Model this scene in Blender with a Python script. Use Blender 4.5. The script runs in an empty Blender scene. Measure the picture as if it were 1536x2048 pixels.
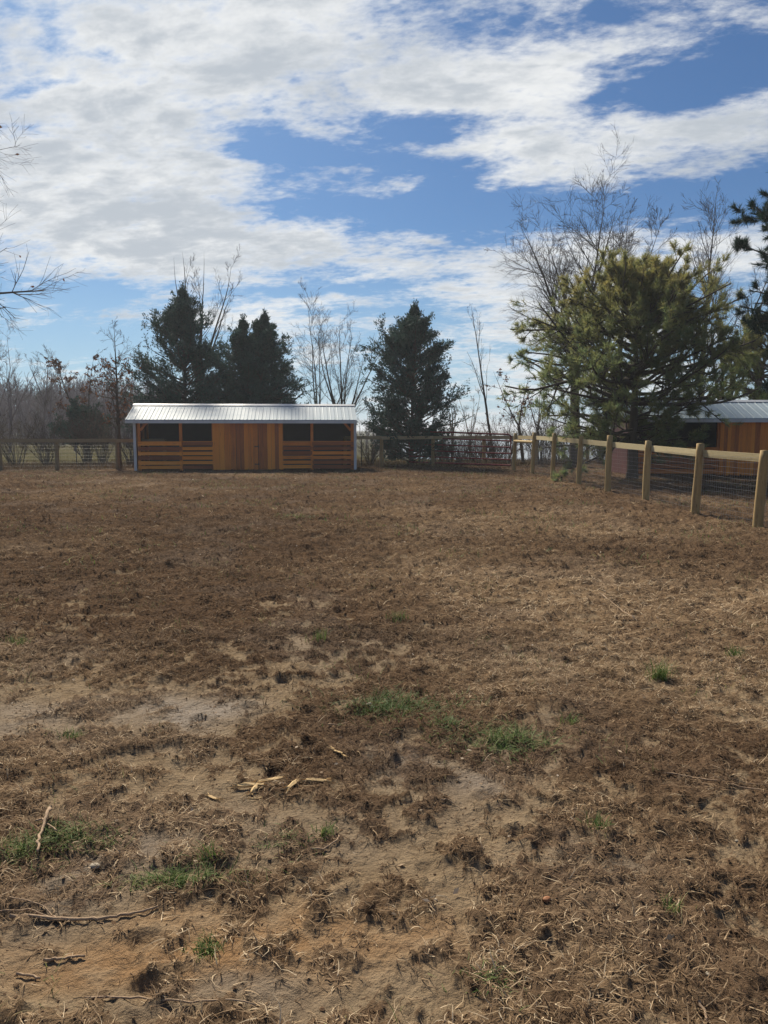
import bpy, math, random
import numpy as np
from mathutils import Vector, Matrix

# ------------------------------------------------------------------ camera, sky, sun, exposure
SC = bpy.context.scene
COL = SC.collection
CAM_H = 1.7
F_PX = 1540.0                      # focal length in photo pixels (1536 x 2048)
HORIZON = 860.0
PITCH = math.atan((1024 - HORIZON) / F_PX)
cam_d = bpy.data.cameras.new('camera'); cam = bpy.data.objects.new('camera', cam_d); COL.objects.link(cam)
cam_d.sensor_fit = 'VERTICAL'; cam_d.sensor_height = 36.0; cam_d.lens = F_PX / 2048 * 36
cam_d.clip_start = 0.05; cam_d.clip_end = 9000
cam.location = (0, 0, CAM_H); cam.rotation_euler = (math.pi / 2 - PITCH, 0, 0)
SC.camera = cam
SC.view_settings.view_transform = 'Standard'; SC.view_settings.look = 'None'
SC.view_settings.gamma = 1; SC.view_settings.use_curve_mapping = False
SC.view_settings.exposure = 0.58
SC.cycles.max_bounces = 6; SC.cycles.transparent_max_bounces = 8
SC.cycles.use_denoising = True

SUN_AZ, SUN_EL = math.radians(-22), math.radians(40)
sun_vec = Vector((math.sin(SUN_AZ) * math.cos(SUN_EL), math.cos(SUN_AZ) * math.cos(SUN_EL), math.sin(SUN_EL)))
sun_d = bpy.data.lights.new('sun', 'SUN'); sun = bpy.data.objects.new('sun', sun_d); COL.objects.link(sun)
sun_d.energy = 5.0; sun_d.angle = math.radians(9); sun_d.color = (1.0, 0.90, 0.74)
sun.rotation_euler = sun_vec.to_track_quat('Z', 'Y').to_euler()


class NT:
    """small helper to write node trees"""
    def __init__(s, tree): s.t = tree
    def n(s, typ, **kw):
        nd = s.t.nodes.new(typ)
        for k, v in kw.items(): setattr(nd, k, v)
        return nd
    def put(s, sock, v):
        if hasattr(v, 'is_output') or isinstance(v, bpy.types.NodeSocket): s.t.links.new(v, sock)
        else: sock.default_value = v
    def m(s, op, a, b=None, c=None, clamp=False):
        nd = s.n('ShaderNodeMath', operation=op, use_clamp=clamp)
        for i, v in enumerate((a, b, c)):
            if v is not None: s.put(nd.inputs[i], v)
        return nd.outputs[0]
    def v(s, op, a, b=None):
        nd = s.n('ShaderNodeVectorMath', operation=op)
        s.put(nd.inputs[0], a)
        if b is not None: s.put(nd.inputs[1], b)
        return nd.outputs['Value'] if op in ('DOT_PRODUCT', 'LENGTH') else nd.outputs[0]
    def xyz(s, x, y, z):
        nd = s.n('ShaderNodeCombineXYZ')
        for i, q in enumerate((x, y, z)): s.put(nd.inputs[i], q)
        return nd.outputs[0]
    def sep(s, v):
        nd = s.n('ShaderNodeSeparateXYZ'); s.put(nd.inputs[0], v); return nd.outputs
    def noise(s, vec, scale, detail=5, rough=0.55, dist=0.0, lac=2.0):
        nd = s.n('ShaderNodeTexNoise')
        s.put(nd.inputs['Vector'], vec); s.put(nd.inputs['Scale'], scale); s.put(nd.inputs['Detail'], detail)
        s.put(nd.inputs['Roughness'], rough); s.put(nd.inputs['Distortion'], dist); s.put(nd.inputs['Lacunarity'], lac)
        return nd.outputs[0]
    def smooth(s, x, lo, hi, a=0.0, b=1.0):
        nd = s.n('ShaderNodeMapRange', interpolation_type='SMOOTHSTEP')
        s.put(nd.inputs[0], x); s.put(nd.inputs[1], lo); s.put(nd.inputs[2], hi); s.put(nd.inputs[3], a); s.put(nd.inputs[4], b)
        return nd.outputs[0]
    def lin(s, x, lo, hi, a=0.0, b=1.0):
        nd = s.n('ShaderNodeMapRange'); s.put(nd.inputs[0], x); s.put(nd.inputs[1], lo); s.put(nd.inputs[2], hi); s.put(nd.inputs[3], a); s.put(nd.inputs[4], b)
        return nd.outputs[0]
    def mix(s, f, a, b, mode='MIX'):
        nd = s.n('ShaderNodeMix', data_type='RGBA', blend_type=mode)
        s.put(nd.inputs[0], f); s.put(nd.inputs[6], a); s.put(nd.inputs[7], b)
        return nd.outputs[2]
    def ramp(s, f, stops):
        nd = s.n('ShaderNodeValToRGB'); e = nd.color_ramp.elements
        while len(e) < len(stops): e.new(0.5)
        for i, (p, c) in enumerate(stops):
            e[i].position = p; e[i].color = (*c, 1)
        s.put(nd.inputs[0], f); return nd.outputs[0]
    def attr(s, name):
        nd = s.n('ShaderNodeAttribute'); nd.attribute_name = name; return nd.outputs['Fac']
    def bump(s, h, strength=0.5, dist=0.02):
        nd = s.n('ShaderNodeBump'); s.put(nd.inputs['Height'], h); s.put(nd.inputs['Strength'], strength); s.put(nd.inputs['Distance'], dist)
        return nd.outputs[0]


def c4(c): return (c[0], c[1], c[2], 1.0)


def px_dir(px, py):
    """world direction of a photo pixel"""
    a, b = (px - 768) / F_PX, (1024 - py) / F_PX
    f = Vector((0, math.cos(PITCH), -math.sin(PITCH))); u = Vector((0, math.sin(PITCH), math.cos(PITCH)))
    return (f + Vector((a, 0, 0)) + u * b)


def G(px, py, z=0.0):
    """ground point seen at a photo pixel"""
    d = px_dir(px, py); k = (z - CAM_H) / d.z
    return Vector((d.x * k, d.y * k, z))


def P(px, py, Y):
    """point at distance Y seen at a photo pixel"""
    d = px_dir(px, py); k = Y / d.y
    return Vector((d.x * k, Y, CAM_H + d.z * k))


def azel(px, py):
    d = px_dir(px, py).normalized()
    return math.degrees(math.atan2(d.x, d.y)), math.degrees(math.asin(d.z))


world = bpy.data.worlds.new('World'); SC.world = world; world.use_nodes = True
wt = world.node_tree; wt.nodes.clear(); W = NT(wt)
w_out = W.n('ShaderNodeOutputWorld'); w_bg = W.n('ShaderNodeBackground'); wt.links.new(w_bg.outputs[0], w_out.inputs[0])
sky = W.n('ShaderNodeTexSky', sky_type='NISHITA'); sky.sun_disc = False
sky.sun_elevation = SUN_EL; sky.sun_rotation = SUN_AZ; sky.air_density = 1.0; sky.dust_density = 0.6; sky.ozone_density = 2.5
dirv = W.n('ShaderNodeTexCoord').outputs['Generated']
dx, dy, dz = W.sep(dirv)
el = W.m('MULTIPLY', W.m('ARCSINE', dz), 57.2958)
az = W.m('MULTIPLY', W.m('ARCTAN2', dx, dy), 57.2958)
den = W.m('ADD', W.m('MAXIMUM', dz, 0.0), 0.21)
uu = W.m('DIVIDE', dx, den); vv = W.m('DIVIDE', dy, den)
pl = W.xyz(W.m('MULTIPLY_ADD', vv, 0.25, W.m('MULTIPLY', uu, 0.8)), vv, 0.0)
ae = W.xyz(az, el, 0.0)
# cloud cover by direction: px, py (photo), half-width px, half-height px, amount
BUMPS = [(120, 330, 470, 260, .48), (700, 40, 560, 90, .40), (520, 190, 420, 110, .36), (1080, 150, 300, 62, .42), (1160, 300, 250, 75, .50),
         (1480, 275, 170, 55, .75), (1500, 165, 60, 30, .25), (620, 500, 330, 66, .40), (330, 470, 330, 120, .34), (1010, 560, 220, 58, .42), (1330, 480, 300, 60, .38),
         (1000, 655, 330, 55, .32), (820, 372, 130, 24, .36), (330, 632, 220, 26, .40), (580, 375, 110, 26, .28), (1150, 780, 420, 60, .34), (660, 700, 160, 60, .30),
         (150, 640, 100, 24, .22), (1250, 620, 250, 90, .28), (1480, 30, 200, 40, .25),
         (1430, 130, 190, 60, -.62), (1230, 205, 190, 22, -.45), (930, 238, 110, 16, -.3), (1120, 60, 160, 26, -.35), (1010, 330, 130, 40, .25), (1440, 400, 170, 50, -.34), (540, 300, 110, 45, -.45), (380, 330, 60, 16, -.25), (210, 120, 90, 20, -.3), (780, 330, 220, 45, -.40), (980, 420, 230, 48, -.46),
         (640, 585, 170, 40, -.46), (800, 425, 220, 34, -.34), (90, 590, 160, 34, -.5), (270, 690, 240, 44, -.42), (1180, 90, 160, 40, -.16), (880, 250, 140, 26, -.22),
         (640, 420, 120, 30, -.36), (510, 330, 110, 14, .42), (850, 300, 130, 13, .42), (700, 335, 60, 10, .3), (860, 425, 70, 14, .4), (680, 600, 120, 12, .3), (830, 700, 60, 60, -.2), (900, 610, 110, 24, -.2)]
cover = None
for (bx, by, sx, sy, am) in BUMPS:
    a0, e0 = azel(bx, by); sa = sx / F_PX * 57.3; se = sy / F_PX * 57.3
    q = W.v('MULTIPLY', W.v('SUBTRACT', ae, (a0, e0, 0)), (1 / sa, 1 / se, 0))
    g = W.m('POWER', 2.71828, W.m('MULTIPLY', W.v('DOT_PRODUCT', q, q), -1.0))
    cover = W.m('MULTIPLY', g, am) if cover is None else W.m('MULTIPLY_ADD', g, am, cover)
n1 = W.noise(pl, 2.1, 10, 0.62, 0.35)
n2 = W.noise(W.v('MULTIPLY', pl, (0.85, 1.2, 1)), 6.5, 8, 0.62, 0.25)
n3 = W.noise(pl, 17.0, 6, 0.62, 0.2)
tot = W.m('ADD', W.m('MULTIPLY_ADD', cover, 0.80, -0.20), W.m('MULTIPLY', W.m('SUBTRACT', n1, 0.5), 1.5))
tot = W.m('ADD', tot, W.m('MULTIPLY', W.m('SUBTRACT', n2, 0.5), 1.15))
tot = W.m('ADD', tot, W.m('MULTIPLY', W.m('SUBTRACT', n3, 0.5), 0.6))
n4 = W.noise(W.v('MULTIPLY', pl, (1.0, 1.25, 1)), 42.0, 4, 0.6, 0.15)
tot = W.m('ADD', tot, W.m('MULTIPLY', W.m('SUBTRACT', n4, 0.5), 0.35))
mask = W.smooth(tot, -0.16, 0.34)
thick = W.smooth(W.m('ADD', W.m('MULTIPLY', cover, 0.8), W.m('ADD', W.m('MULTIPLY', W.m('SUBTRACT', n2, 0.5), 1.9), W.m('MULTIPLY', W.m('SUBTRACT', n3, 0.5), 0.9))), 0.10, 0.85)
SKY_STRENGTH = 0.10
cl_col = W.mix(thick, c4((6.2, 6.25, 6.2)), c4((3.5, 3.8, 4.15)))
sky_col = W.mix(1.0, sky.outputs[0], c4((0.225, 0.345, 0.47)), 'MULTIPLY')
hz = W.smooth(el, 0.0, 14.0, 0.55, 0.0)
sky_col = W.mix(hz, sky_col, c4((3.1, 4.6, 5.8)))
cl_col = W.mix(W.smooth(dy, 0.1, -0.6), cl_col, c4((14.5, 14.2, 13.6)))     # clouds opposite the sun, out of view: brightened to light the shed front
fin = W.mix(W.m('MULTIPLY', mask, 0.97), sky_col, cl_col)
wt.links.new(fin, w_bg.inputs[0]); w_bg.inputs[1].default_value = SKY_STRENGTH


# ------------------------------------------------------------------ helpers
def hash2(ix, iy, s):
    h = (ix.astype(np.int64) * 374761393 + iy.astype(np.int64) * 668265263 + s * 1442695041) & 0xFFFFFFFF
    h = ((h ^ (h >> 13)) * 1274126177) & 0xFFFFFFFF
    return (h ^ (h >> 16)) & 0xFFFFFFFF


def perlin(x, y, s=0):
    x = np.asarray(x, float); y = np.asarray(y, float)
    ix = np.floor(x); iy = np.floor(y); fx = x - ix; fy = y - iy
    ux = fx * fx * fx * (fx * (fx * 6 - 15) + 10); uy = fy * fy * fy * (fy * (fy * 6 - 15) + 10)
    def g(a, b):
        an = hash2(ix + a, iy + b, s) * (2 * math.pi / 4294967296.0)
        return np.cos(an) * (fx - a) + np.sin(an) * (fy - b)
    n0 = g(0, 0) * (1 - ux) + g(1, 0) * ux; n1_ = g(0, 1) * (1 - ux) + g(1, 1) * ux
    return (n0 * (1 - uy) + n1_ * uy) * 1.45


def fbm(x, y, sc, o=4, s=0, gain=0.5):
    r = 0; a = 1.0; f = sc
    for i in range(o):
        r = r + a * perlin(x * f + 17.3 * i, y * f - 9.1 * i, s + i); a *= gain; f *= 2.03
    return r


def sstep(x, a, b):
    t = np.clip((x - a) / (b - a), 0, 1); return t * t * (3 - 2 * t)


def mesh_np(name, V, F4=None, F3=None, mat=None, parent=None, fattr=None, vattr=None, smooth=False):
    V = np.asarray(V, np.float32).reshape(-1, 3)
    parts = []
    if F4 is not None and len(F4): parts.append(np.asarray(F4, np.int32))
    if F3 is not None and len(F3): parts.append(np.asarray(F3, np.int32))
    me = bpy.data.meshes.new(name)
    me.vertices.add(len(V)); me.vertices.foreach_set('co', V.ravel())
    loops = np.concatenate([p.ravel() for p in parts]); counts = np.concatenate([np.full(len(p), p.shape[1], np.int32) for p in parts])
    me.loops.add(len(loops)); me.loops.foreach_set('vertex_index', loops)
    me.polygons.add(len(counts)); starts = np.concatenate([[0], np.cumsum(counts)[:-1]]).astype(np.int32)
    me.polygons.foreach_set('loop_start', starts)
    me.polygons.foreach_set('use_smooth', np.full(len(counts), smooth, bool))
    for dom, dd in (('FACE', fattr), ('POINT', vattr)):
        for k, v in (dd or {}).items():
            at = me.attributes.new(k, 'FLOAT', dom); at.data.foreach_set('value', np.asarray(v, np.float32))
    me.update(calc_edges=True)
    if mat: me.materials.append(mat)
    o = bpy.data.objects.new(name, me); COL.objects.link(o)
    if parent: o.parent = parent
    return o


def tag(o, label=None, cat=None, group=None, kind=None):
    if label: o['label'] = label
    if cat: o['category'] = cat
    if group: o['group'] = group
    if kind: o['kind'] = kind
    return o


def empty(name, loc, label, cat, group=None, rz=0.0):
    o = bpy.data.objects.new(name, None); COL.objects.link(o); o.location = loc; o.rotation_euler = (0, 0, rz)
    o.empty_display_size = 0.3
    return tag(o, label, cat, group)


class Acc:
    """collects boxes, tubes and loose faces into one mesh with a tone per face"""
    def __init__(s): s.V = []; s.F4 = []; s.F3 = []; s.t4 = []; s.t3 = []; s.n = 0
    def add(s, V, F4=None, F3=None, tone=0.5):
        V = np.asarray(V, float).reshape(-1, 3)
        if F4 is not None and len(F4):
            F4 = np.asarray(F4) + s.n; s.F4.append(F4); s.t4.append(np.broadcast_to(tone, (len(F4),)))
        if F3 is not None and len(F3):
            F3 = np.asarray(F3) + s.n; s.F3.append(F3); s.t3.append(np.broadcast_to(tone, (len(F3),)))
        s.V.append(V); s.n += len(V)
    def box(s, x0, x1, y0, y1, z0, z1, tone=0.5, M=None):
        V = np.array([(x, y, z) for x in (x0, x1) for y in (y0, y1) for z in (z0, z1)], float)
        if M is not None: V = np.array([M @ Vector(v) for v in V])
        s.add(V, [(0, 1, 3, 2), (4, 6, 7, 5), (0, 4, 5, 1), (2, 3, 7, 6), (0, 2, 6, 4), (1, 5, 7, 3)], tone=tone)
    def beam(s, a, b, w, h, tone=0.5):
        """box bar from a to b, w wide (horizontal), h high"""
        a = Vector(a); b = Vector(b); d = (b - a); L = d.length; d.normalize()
        up = Vector((0, 0, 1)) if abs(d.z) < .95 else Vector((0, 1, 0))
        r = d.cross(up).normalized(); u = r.cross(d)
        M = Matrix((( d.x, r.x, u.x, a.x), (d.y, r.y, u.y, a.y), (d.z, r.z, u.z, a.z), (0, 0, 0, 1)))
        s.box(0, L, -w / 2, w / 2, -h / 2, h / 2, tone, M)
    def tubes(s, Pn, R, sides=5, tone=0.5, caps=False):
        V, F = tube_np(Pn, R, sides)
        s.add(V, F, tone=tone)
        if caps:
            N, K = Pn.shape[:2]
            base = s.n - len(V)
            f = []
            for i in range(N):
                for k in (0, K - 1):
                    ring = [base + (i * K + k) * sides + j for j in range(sides)]
                    for j in range(1, sides - 1): f.append((ring[0], ring[j], ring[j + 1]))
            f = np.array(f); s.F3.append(f); s.t3.append(np.full(len(f), tone if np.isscalar(tone) else .5))
    def build(s, name, mat, parent=None, smooth=False):
        F4 = np.concatenate(s.F4) if s.F4 else None; F3 = np.concatenate(s.F3) if s.F3 else None
        t = np.concatenate(s.t4 + s.t3)
        return mesh_np(name, np.concatenate(s.V), F4, F3, mat, parent, fattr={'tone': t}, smooth=smooth)


def norm(v): return v / np.maximum(np.linalg.norm(v, axis=-1, keepdims=True), 1e-9)


def tube_np(Pn, R, sides):
    Pn = np.asarray(Pn, float); N, K, _ = Pn.shape; R = np.broadcast_to(R, (N, K))
    T = norm(np.gradient(Pn, axis=1))
    ref = np.zeros((N, 1, 3)); main = norm(Pn[:, -1] - Pn[:, 0]); ax = np.argmin(np.abs(main), axis=1); ref[np.arange(N), 0, ax] = 1
    U = norm(np.cross(T, np.broadcast_to(ref, T.shape))); Vv = np.cross(T, U)
    a = np.arange(sides) * 2 * math.pi / sides
    ring = Pn[:, :, None] + R[:, :, None, None] * (np.cos(a)[None, None, :, None] * U[:, :, None] + np.sin(a)[None, None, :, None] * Vv[:, :, None])
    idx = np.arange(N * K * sides).reshape(N, K, sides)
    A = idx[:, :-1]; B = idx[:, 1:]
    F = np.stack([A, np.roll(A, -1, 2), np.roll(B, -1, 2), B], -1).reshape(-1, 4)
    return ring.reshape(-1, 3), F


def sample(Pn, R, i, t):
    K = Pn.shape[1]; f = np.clip(t, 0, .999) * (K - 1); k = f.astype(int); w = (f - k)[:, None]
    p = Pn[i, k] * (1 - w) + Pn[i, k + 1] * w
    d = norm(Pn[i, k + 1] - Pn[i, k]); r = R[i, k] * (1 - w[:, 0]) + R[i, k + 1] * w[:, 0]
    return p, d, r


def plen(Pn): return np.linalg.norm(np.diff(Pn, axis=1), axis=2).sum(1)


def walk(p, d, L, K, rng, up, wand):
    out = [p]; st = (L / (K - 1))[:, None]
    upv = np.zeros_like(p); upv[:, 2] = 1
    for k in range(K - 1):
        d = norm(d + upv * up / (K - 1) + rng.normal(0, wand, p.shape)); p = p + d * st; out.append(p)
    return np.stack(out, 1)


def grow(Pn, R, rng, n, t0=.25, t1=.98, ang=.8, lr=.5, K=5, up=.3, wand=.12, rr=.55, tip=.25, tl=.55, rmin=.003):
    N = len(Pn); i = np.repeat(np.arange(N), n); m = len(i)
    t = rng.uniform(t0, t1, m); p, d, r = sample(Pn, R, i, t)
    q = rng.normal(0, 1, (m, 3)); q = norm(q - d * (q * d).sum(1, keepdims=True))
    a = (ang * rng.uniform(.65, 1.3, m))[:, None]
    d2 = np.cos(a) * d + np.sin(a) * q
    L = plen(Pn)[i] * lr * rng.uniform(.55, 1.25, m) * (1 - tl * t)
    C = walk(p, d2, L, K, rng, up, wand)
    r0 = np.maximum(r * rr * rng.uniform(.7, 1.1, m), rmin)
    return C, r0[:, None] * np.linspace(1, tip, K)[None]


# ------------------------------------------------------------------ materials
def material(name):
    m = bpy.data.materials.new(name); m.use_nodes = True; t = m.node_tree; t.nodes.clear()
    N = NT(t); out = N.n('ShaderNodeOutputMaterial'); b = N.n('ShaderNodeBsdfPrincipled'); t.links.new(b.outputs[0], out.inputs[0])
    b.inputs['Roughness'].default_value = .8; b.inputs['Specular IOR Level'].default_value = .25
    return m, N, b, out


def mat_tone(name, stops, rough=.85, nscale=6, namt=.35, stretch=(1, 1, 1), transl=0.0, bump=0.0, spec=.2, grain=0.0):
    m, N, b, out = material(name)
    co = N.v('MULTIPLY', N.n('ShaderNodeTexCoord').outputs['Object'], stretch)
    nz = N.noise(co, nscale, 6, .6)
    t = N.m('ADD', N.attr('tone'), N.m('MULTIPLY', N.m('SUBTRACT', nz, .5), namt * 2))
    if grain:      # fine grain lines and dark knots
        t = N.m('ADD', t, N.m('MULTIPLY', N.m('SUBTRACT', N.noise(co, nscale * 9, 4, .7), .5), grain))
        kn = N.n('ShaderNodeTexVoronoi'); N.put(kn.inputs['Vector'], N.v('MULTIPLY', co, (.6, .6, .6))); kn.inputs['Scale'].default_value = nscale * 1.6
        t = N.m('ADD', t, N.smooth(kn.outputs['Distance'], .16, .05, 0, .45))
    c = N.ramp(t, stops)
    N.put(b.inputs['Base Color'], c); b.inputs['Roughness'].default_value = rough; b.inputs['Specular IOR Level'].default_value = spec
    if bump: N.put(b.inputs['Normal'], N.bump(nz, bump, .02))
    if transl:
        tr = N.n('ShaderNodeBsdfTranslucent'); N.put(tr.inputs[0], c); mx = N.n('ShaderNodeMixShader'); mx.inputs[0].default_value = transl
        m.node_tree.links.new(b.outputs[0], mx.inputs[1]); m.node_tree.links.new(tr.outputs[0], mx.inputs[2]); m.node_tree.links.new(mx.outputs[0], out.inputs[0])
    return m


STAIN = [(0.0, (.90, .35, .06)), (.3, (.80, .26, .042)), (.6, (.44, .13, .037)), (1.0, (.20, .066, .038))]
M_SLAT = mat_tone('stained_slat_wood', STAIN, .6, 1.6, .30, (.7, 4, 7), bump=.2, grain=.5)
M_BOARD = mat_tone('stained_board_wood', STAIN, .6, 1.6, .30, (7, 4, .6), bump=.2, grain=.5)
M_POSTWOOD = mat_tone('treated_post_wood', [(0, (.46, .34, .16)), (.45, (.36, .25, .11)), (.75, (.23, .155, .07)), (1, (.11, .075, .038))], .8, 4, .45, (6, 6, .8), bump=.5, grain=.7)
M_RAILWOOD = mat_tone('treated_rail_wood', [(0, (.50, .43, .26)), (.5, (.38, .31, .17)), (1, (.2, .15, .075))], .8, 4, .28, (2, 2, 9), bump=.2, grain=.5)
M_OLDWOOD = mat_tone('grey_fence_wood', [(0, (.30, .24, .15)), (.5, (.20, .155, .09)), (1, (.10, .08, .05))], .85, 4, .3, (4, 4, 2), bump=.2)
M_BARK = mat_tone('grey_bark', [(0, (.15, .125, .10)), (.5, (.085, .07, .055)), (1, (.04, .032, .026))], .9, 7, .3, (3, 3, .8), bump=.6)
M_TWIG = mat_tone('brown_twigs', [(0, (.13, .09, .07)), (.5, (.075, .052, .042)), (1, (.04, .028, .025))], .9, 2, .2)
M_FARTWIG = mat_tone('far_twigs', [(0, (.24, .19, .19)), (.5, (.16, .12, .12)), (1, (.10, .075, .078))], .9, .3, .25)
M_PALETWIG = mat_tone('pale_twigs', [(0, (.26, .21, .15)), (.5, (.17, .13, .095)), (1, (.09, .07, .055))], .9, 2, .25)
M_DEADLEAF = mat_tone('brown_leaves', [(0, (.26, .12, .06)), (.5, (.15, .065, .035)), (1, (.07, .03, .02))], .8, 3, .3, transl=.25)
M_CEDAR = mat_tone('cedar_sprays', [(0, (.062, .118, .085)), (.5, (.042, .082, .062)), (.8, (.028, .054, .045)), (1, (.10, .08, .04))], .75, 1.3, .3, transl=.12)
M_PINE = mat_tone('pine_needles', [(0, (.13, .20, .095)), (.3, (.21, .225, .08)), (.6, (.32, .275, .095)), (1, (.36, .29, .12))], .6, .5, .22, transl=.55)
M_DARKPINE = mat_tone('dark_pine_needles', [(0, (.015, .045, .034)), (.5, (.028, .06, .036)), (1, (.07, .085, .035))], .6, .6, .3, transl=.22)
M_YELPINE = mat_tone('olive_pine_needles', [(0, (.08, .13, .045)), (.5, (.18, .18, .05)), (1, (.34, .27, .08))], .6, .6, .3, transl=.42)
M_GREEN = mat_tone('green_grass', [(0, (.07, .125, .028)), (.5, (.12, .18, .046)), (.8, (.20, .23, .08)), (1, (.40, .33, .17))], .65, 8, .2, transl=.3)
M_STRAW = mat_tone('dead_grass', [(0, (.078, .048, .029)), (.35, (.165, .108, .066)), (.65, (.30, .21, .128)), (.88, (.48, .355, .22)), (1, (.66, .53, .36))], .9, 1.5, .10, transl=.15, spec=.04)
M_STICK = mat_tone('weathered_sticks', [(0, (.46, .34, .22)), (.5, (.32, .22, .14)), (1, (.14, .10, .065))], .8, 12, .35, (1, 1, 1), bump=.5)
M_CHUNK = mat_tone('broken_pale_wood', [(0, (.68, .50, .26)), (.5, (.52, .34, .15)), (1, (.26, .14, .06))], .75, 20, .35, bump=.4)


def simple(name, col, rough=.5, metal=0.0, nscale=3, namt=.15, spec=.5, stretch=(1, 1, 1)):
    m, N, b, out = material(name)
    nz = N.noise(N.v('MULTIPLY', N.n('ShaderNodeTexCoord').outputs['Object'], stretch), nscale, 6, .65)
    c = N.mix(1.0, c4(col), N.ramp(nz, [(.25, (1 - namt * 2,) * 3), (.7, (1, 1, 1))]), 'MULTIPLY')
    N.put(b.inputs['Base Color'], c); b.inputs['Metallic'].default_value = metal; b.inputs['Specular IOR Level'].default_value = spec
    N.put(b.inputs['Roughness'], N.lin(nz, 0, 1, rough - .1, rough + .12))
    return m


M_ROOF = simple('white_metal_roof', (.37, .455, .51), .62, 0, 1.2, .07, .2, (.6, 3, 3))
M_TRIM = simple('white_trim', (.62, .64, .66), .5, 0, 2, .12)
M_REDMETAL = simple('dark_red_metal', (.10, .026, .026), .5, 0, 2, .2)
M_GATE = simple('maroon_gate_paint', (.24, .042, .048), .7, 0, 4, .2, .12)
M_WIRE = simple('galvanised_wire', (.36, .36, .36), .45, .6, 5, .1)
M_IRON = simple('black_iron', (.02, .02, .02), .6, 0, 5, .1)
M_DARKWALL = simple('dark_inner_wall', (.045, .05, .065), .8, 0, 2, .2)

# ------------------------------------------------------------------ ground
R_ = np.random.default_rng(11)


def gl(lst):
    return [(*G(px, py).xy, rx, ry, am) for (px, py, rx, ry, am) in lst]


BARE = gl([(75, 1405, .62, .55, .75), (400, 1440, .55, .62, .85), (240, 1362, .7, .35, .6), (600, 1365, .45, .3, .5), (700, 1350, .5, .25, .35), (120, 1545, .7, .4, .55), (900, 1575, .26, .40, .7),
           (700, 1700, .55, .45, .45), (340, 1890, .55, .35, .9), (520, 1960, .45, .25, .7), (860, 1850, .28, .55, .7), (1210, 1770, .33, .22, .6), (160, 1745, .30, .3, .6),
           (850, 2010, .45, .2, .7), (440, 1590, .35, .16, .6), (1470, 1690, .35, .22, .5), (960, 1980, .2, .3, .4), (120, 1960, .5, .2, .5), (350, 1590, .5, .3, .3), (300, 1320, .6, .3, .4),
           (880, 1330, .3, .2, .4), (1060, 1400, .2, .2, .3), (570, 1200, .7, .4, .4), (520, 2030, .5, .15, .5), (200, 1440, .5, .3, .2)])
OCHRE = gl([(350, 1885, .45, .25, .75), (560, 1940, .35, .18, .65), (640, 1850, .25, .18, .4), (930, 1990, .4, .2, .5), (1010, 960, 3.5, 2.2, .35), (1350, 1010, 2, 2, .25)])
WET = gl([(400, 1425, .38, .33, .9), (905, 1565, .24, .34, .85), (1200, 1765, .3, .2, .8), (160, 1745, .32, .34, .9), (110, 1410, .4, .3, .5), (520, 1640, .5, .2, .5), (560, 2040, .35, .1, .8), (960, 1290, .5, .4, .2)])
DRY = gl([(1230, 1200, 2.6, 2.2, .9), (1400, 1380, 1.2, 1.3, .85), (1350, 1060, 5, 1.6, .6), (860, 985, 4, 3, .22), (1250, 1900, .6, .5, .28), (1000, 1150, 1.5, 1.2, .45), (1480, 1960, .5, .4, .25), (1100, 1610, .5, .4, .3), (300, 950, 5, 2, .1)])
DARK = gl([(100, 1030, 5, 4, .8), (500, 1210, 2, 1.2, .45), (1300, 1500, .9, .6, .5), (600, 1500, .8, .4, .4), (560, 1280, 1.2, .4, .4), (780, 950, 4, 1.5, .3), (1480, 1480, .5, .4, .4)])


def blobs(x, y, L):
    r = 0
    wx = x + .35 * fbm(x, y, 1.1, 3, 71); wy = y + .35 * fbm(x, y, 1.1, 3, 72)
    for (cx, cy, rx, ry, am) in L:
        r = r + am * np.exp(-(((wx - cx) / rx) ** 2 + ((wy - cy) / ry) ** 2))
    return r


FENCE_L0 = G(-500, 946).xy; FENCE_L1 = G(1235, 929).xy   # line of the back fence


def back_y(x):
    t = (x - FENCE_L0[0]) / (FENCE_L1[0] - FENCE_L0[0]); return FENCE_L0[1] + t * (FENCE_L1[1] - FENCE_L0[1])


def ground_fields(x, y):
    r = np.hypot(x, y)
    far = sstep(r, 5.0, 13.0)
    n = fbm(x, y, .8, 3, 1, .6) * .30 + fbm(x, y, 3.6, 2, 5, .6) * .36 + fbm(x, y, 10, 3, 7, .65) * .34
    th = sstep(n + .27 + .22 * far - np.minimum(blobs(x, y, BARE), .95) * .34 * (1 - .4 * far), -.14, .22)
    dry = np.clip(sstep(fbm(x, y, .22, 4, 9), -.2, .8) * .7 + blobs(x, y, DRY) - blobs(x, y, DARK) * .8, 0, 1)
    och = np.clip(blobs(x, y, OCHRE) + .22 * sstep(fbm(x, y, .5, 3, 21), .1, .7), 0, 1)
    wet = np.clip(blobs(x, y, WET) + .35 * sstep(fbm(x, y, .6, 3, 31), .15, .6) * (1 - far * .6), 0, 1)
    field = sstep(y - back_y(x), .2, 1.2)
    return th, dry, och, wet, field, far


def terrain(x, y):
    z = .05 * fbm(x, y, .13, 2, 41) * sstep(np.hypot(x, y), 3, 12)
    d = sstep(y, 39, 130) * sstep(x + 12, 0, 24)
    z = z - 7.5 * d + 7.0 * sstep(y, 1000, 1500) * d
    return z


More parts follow.
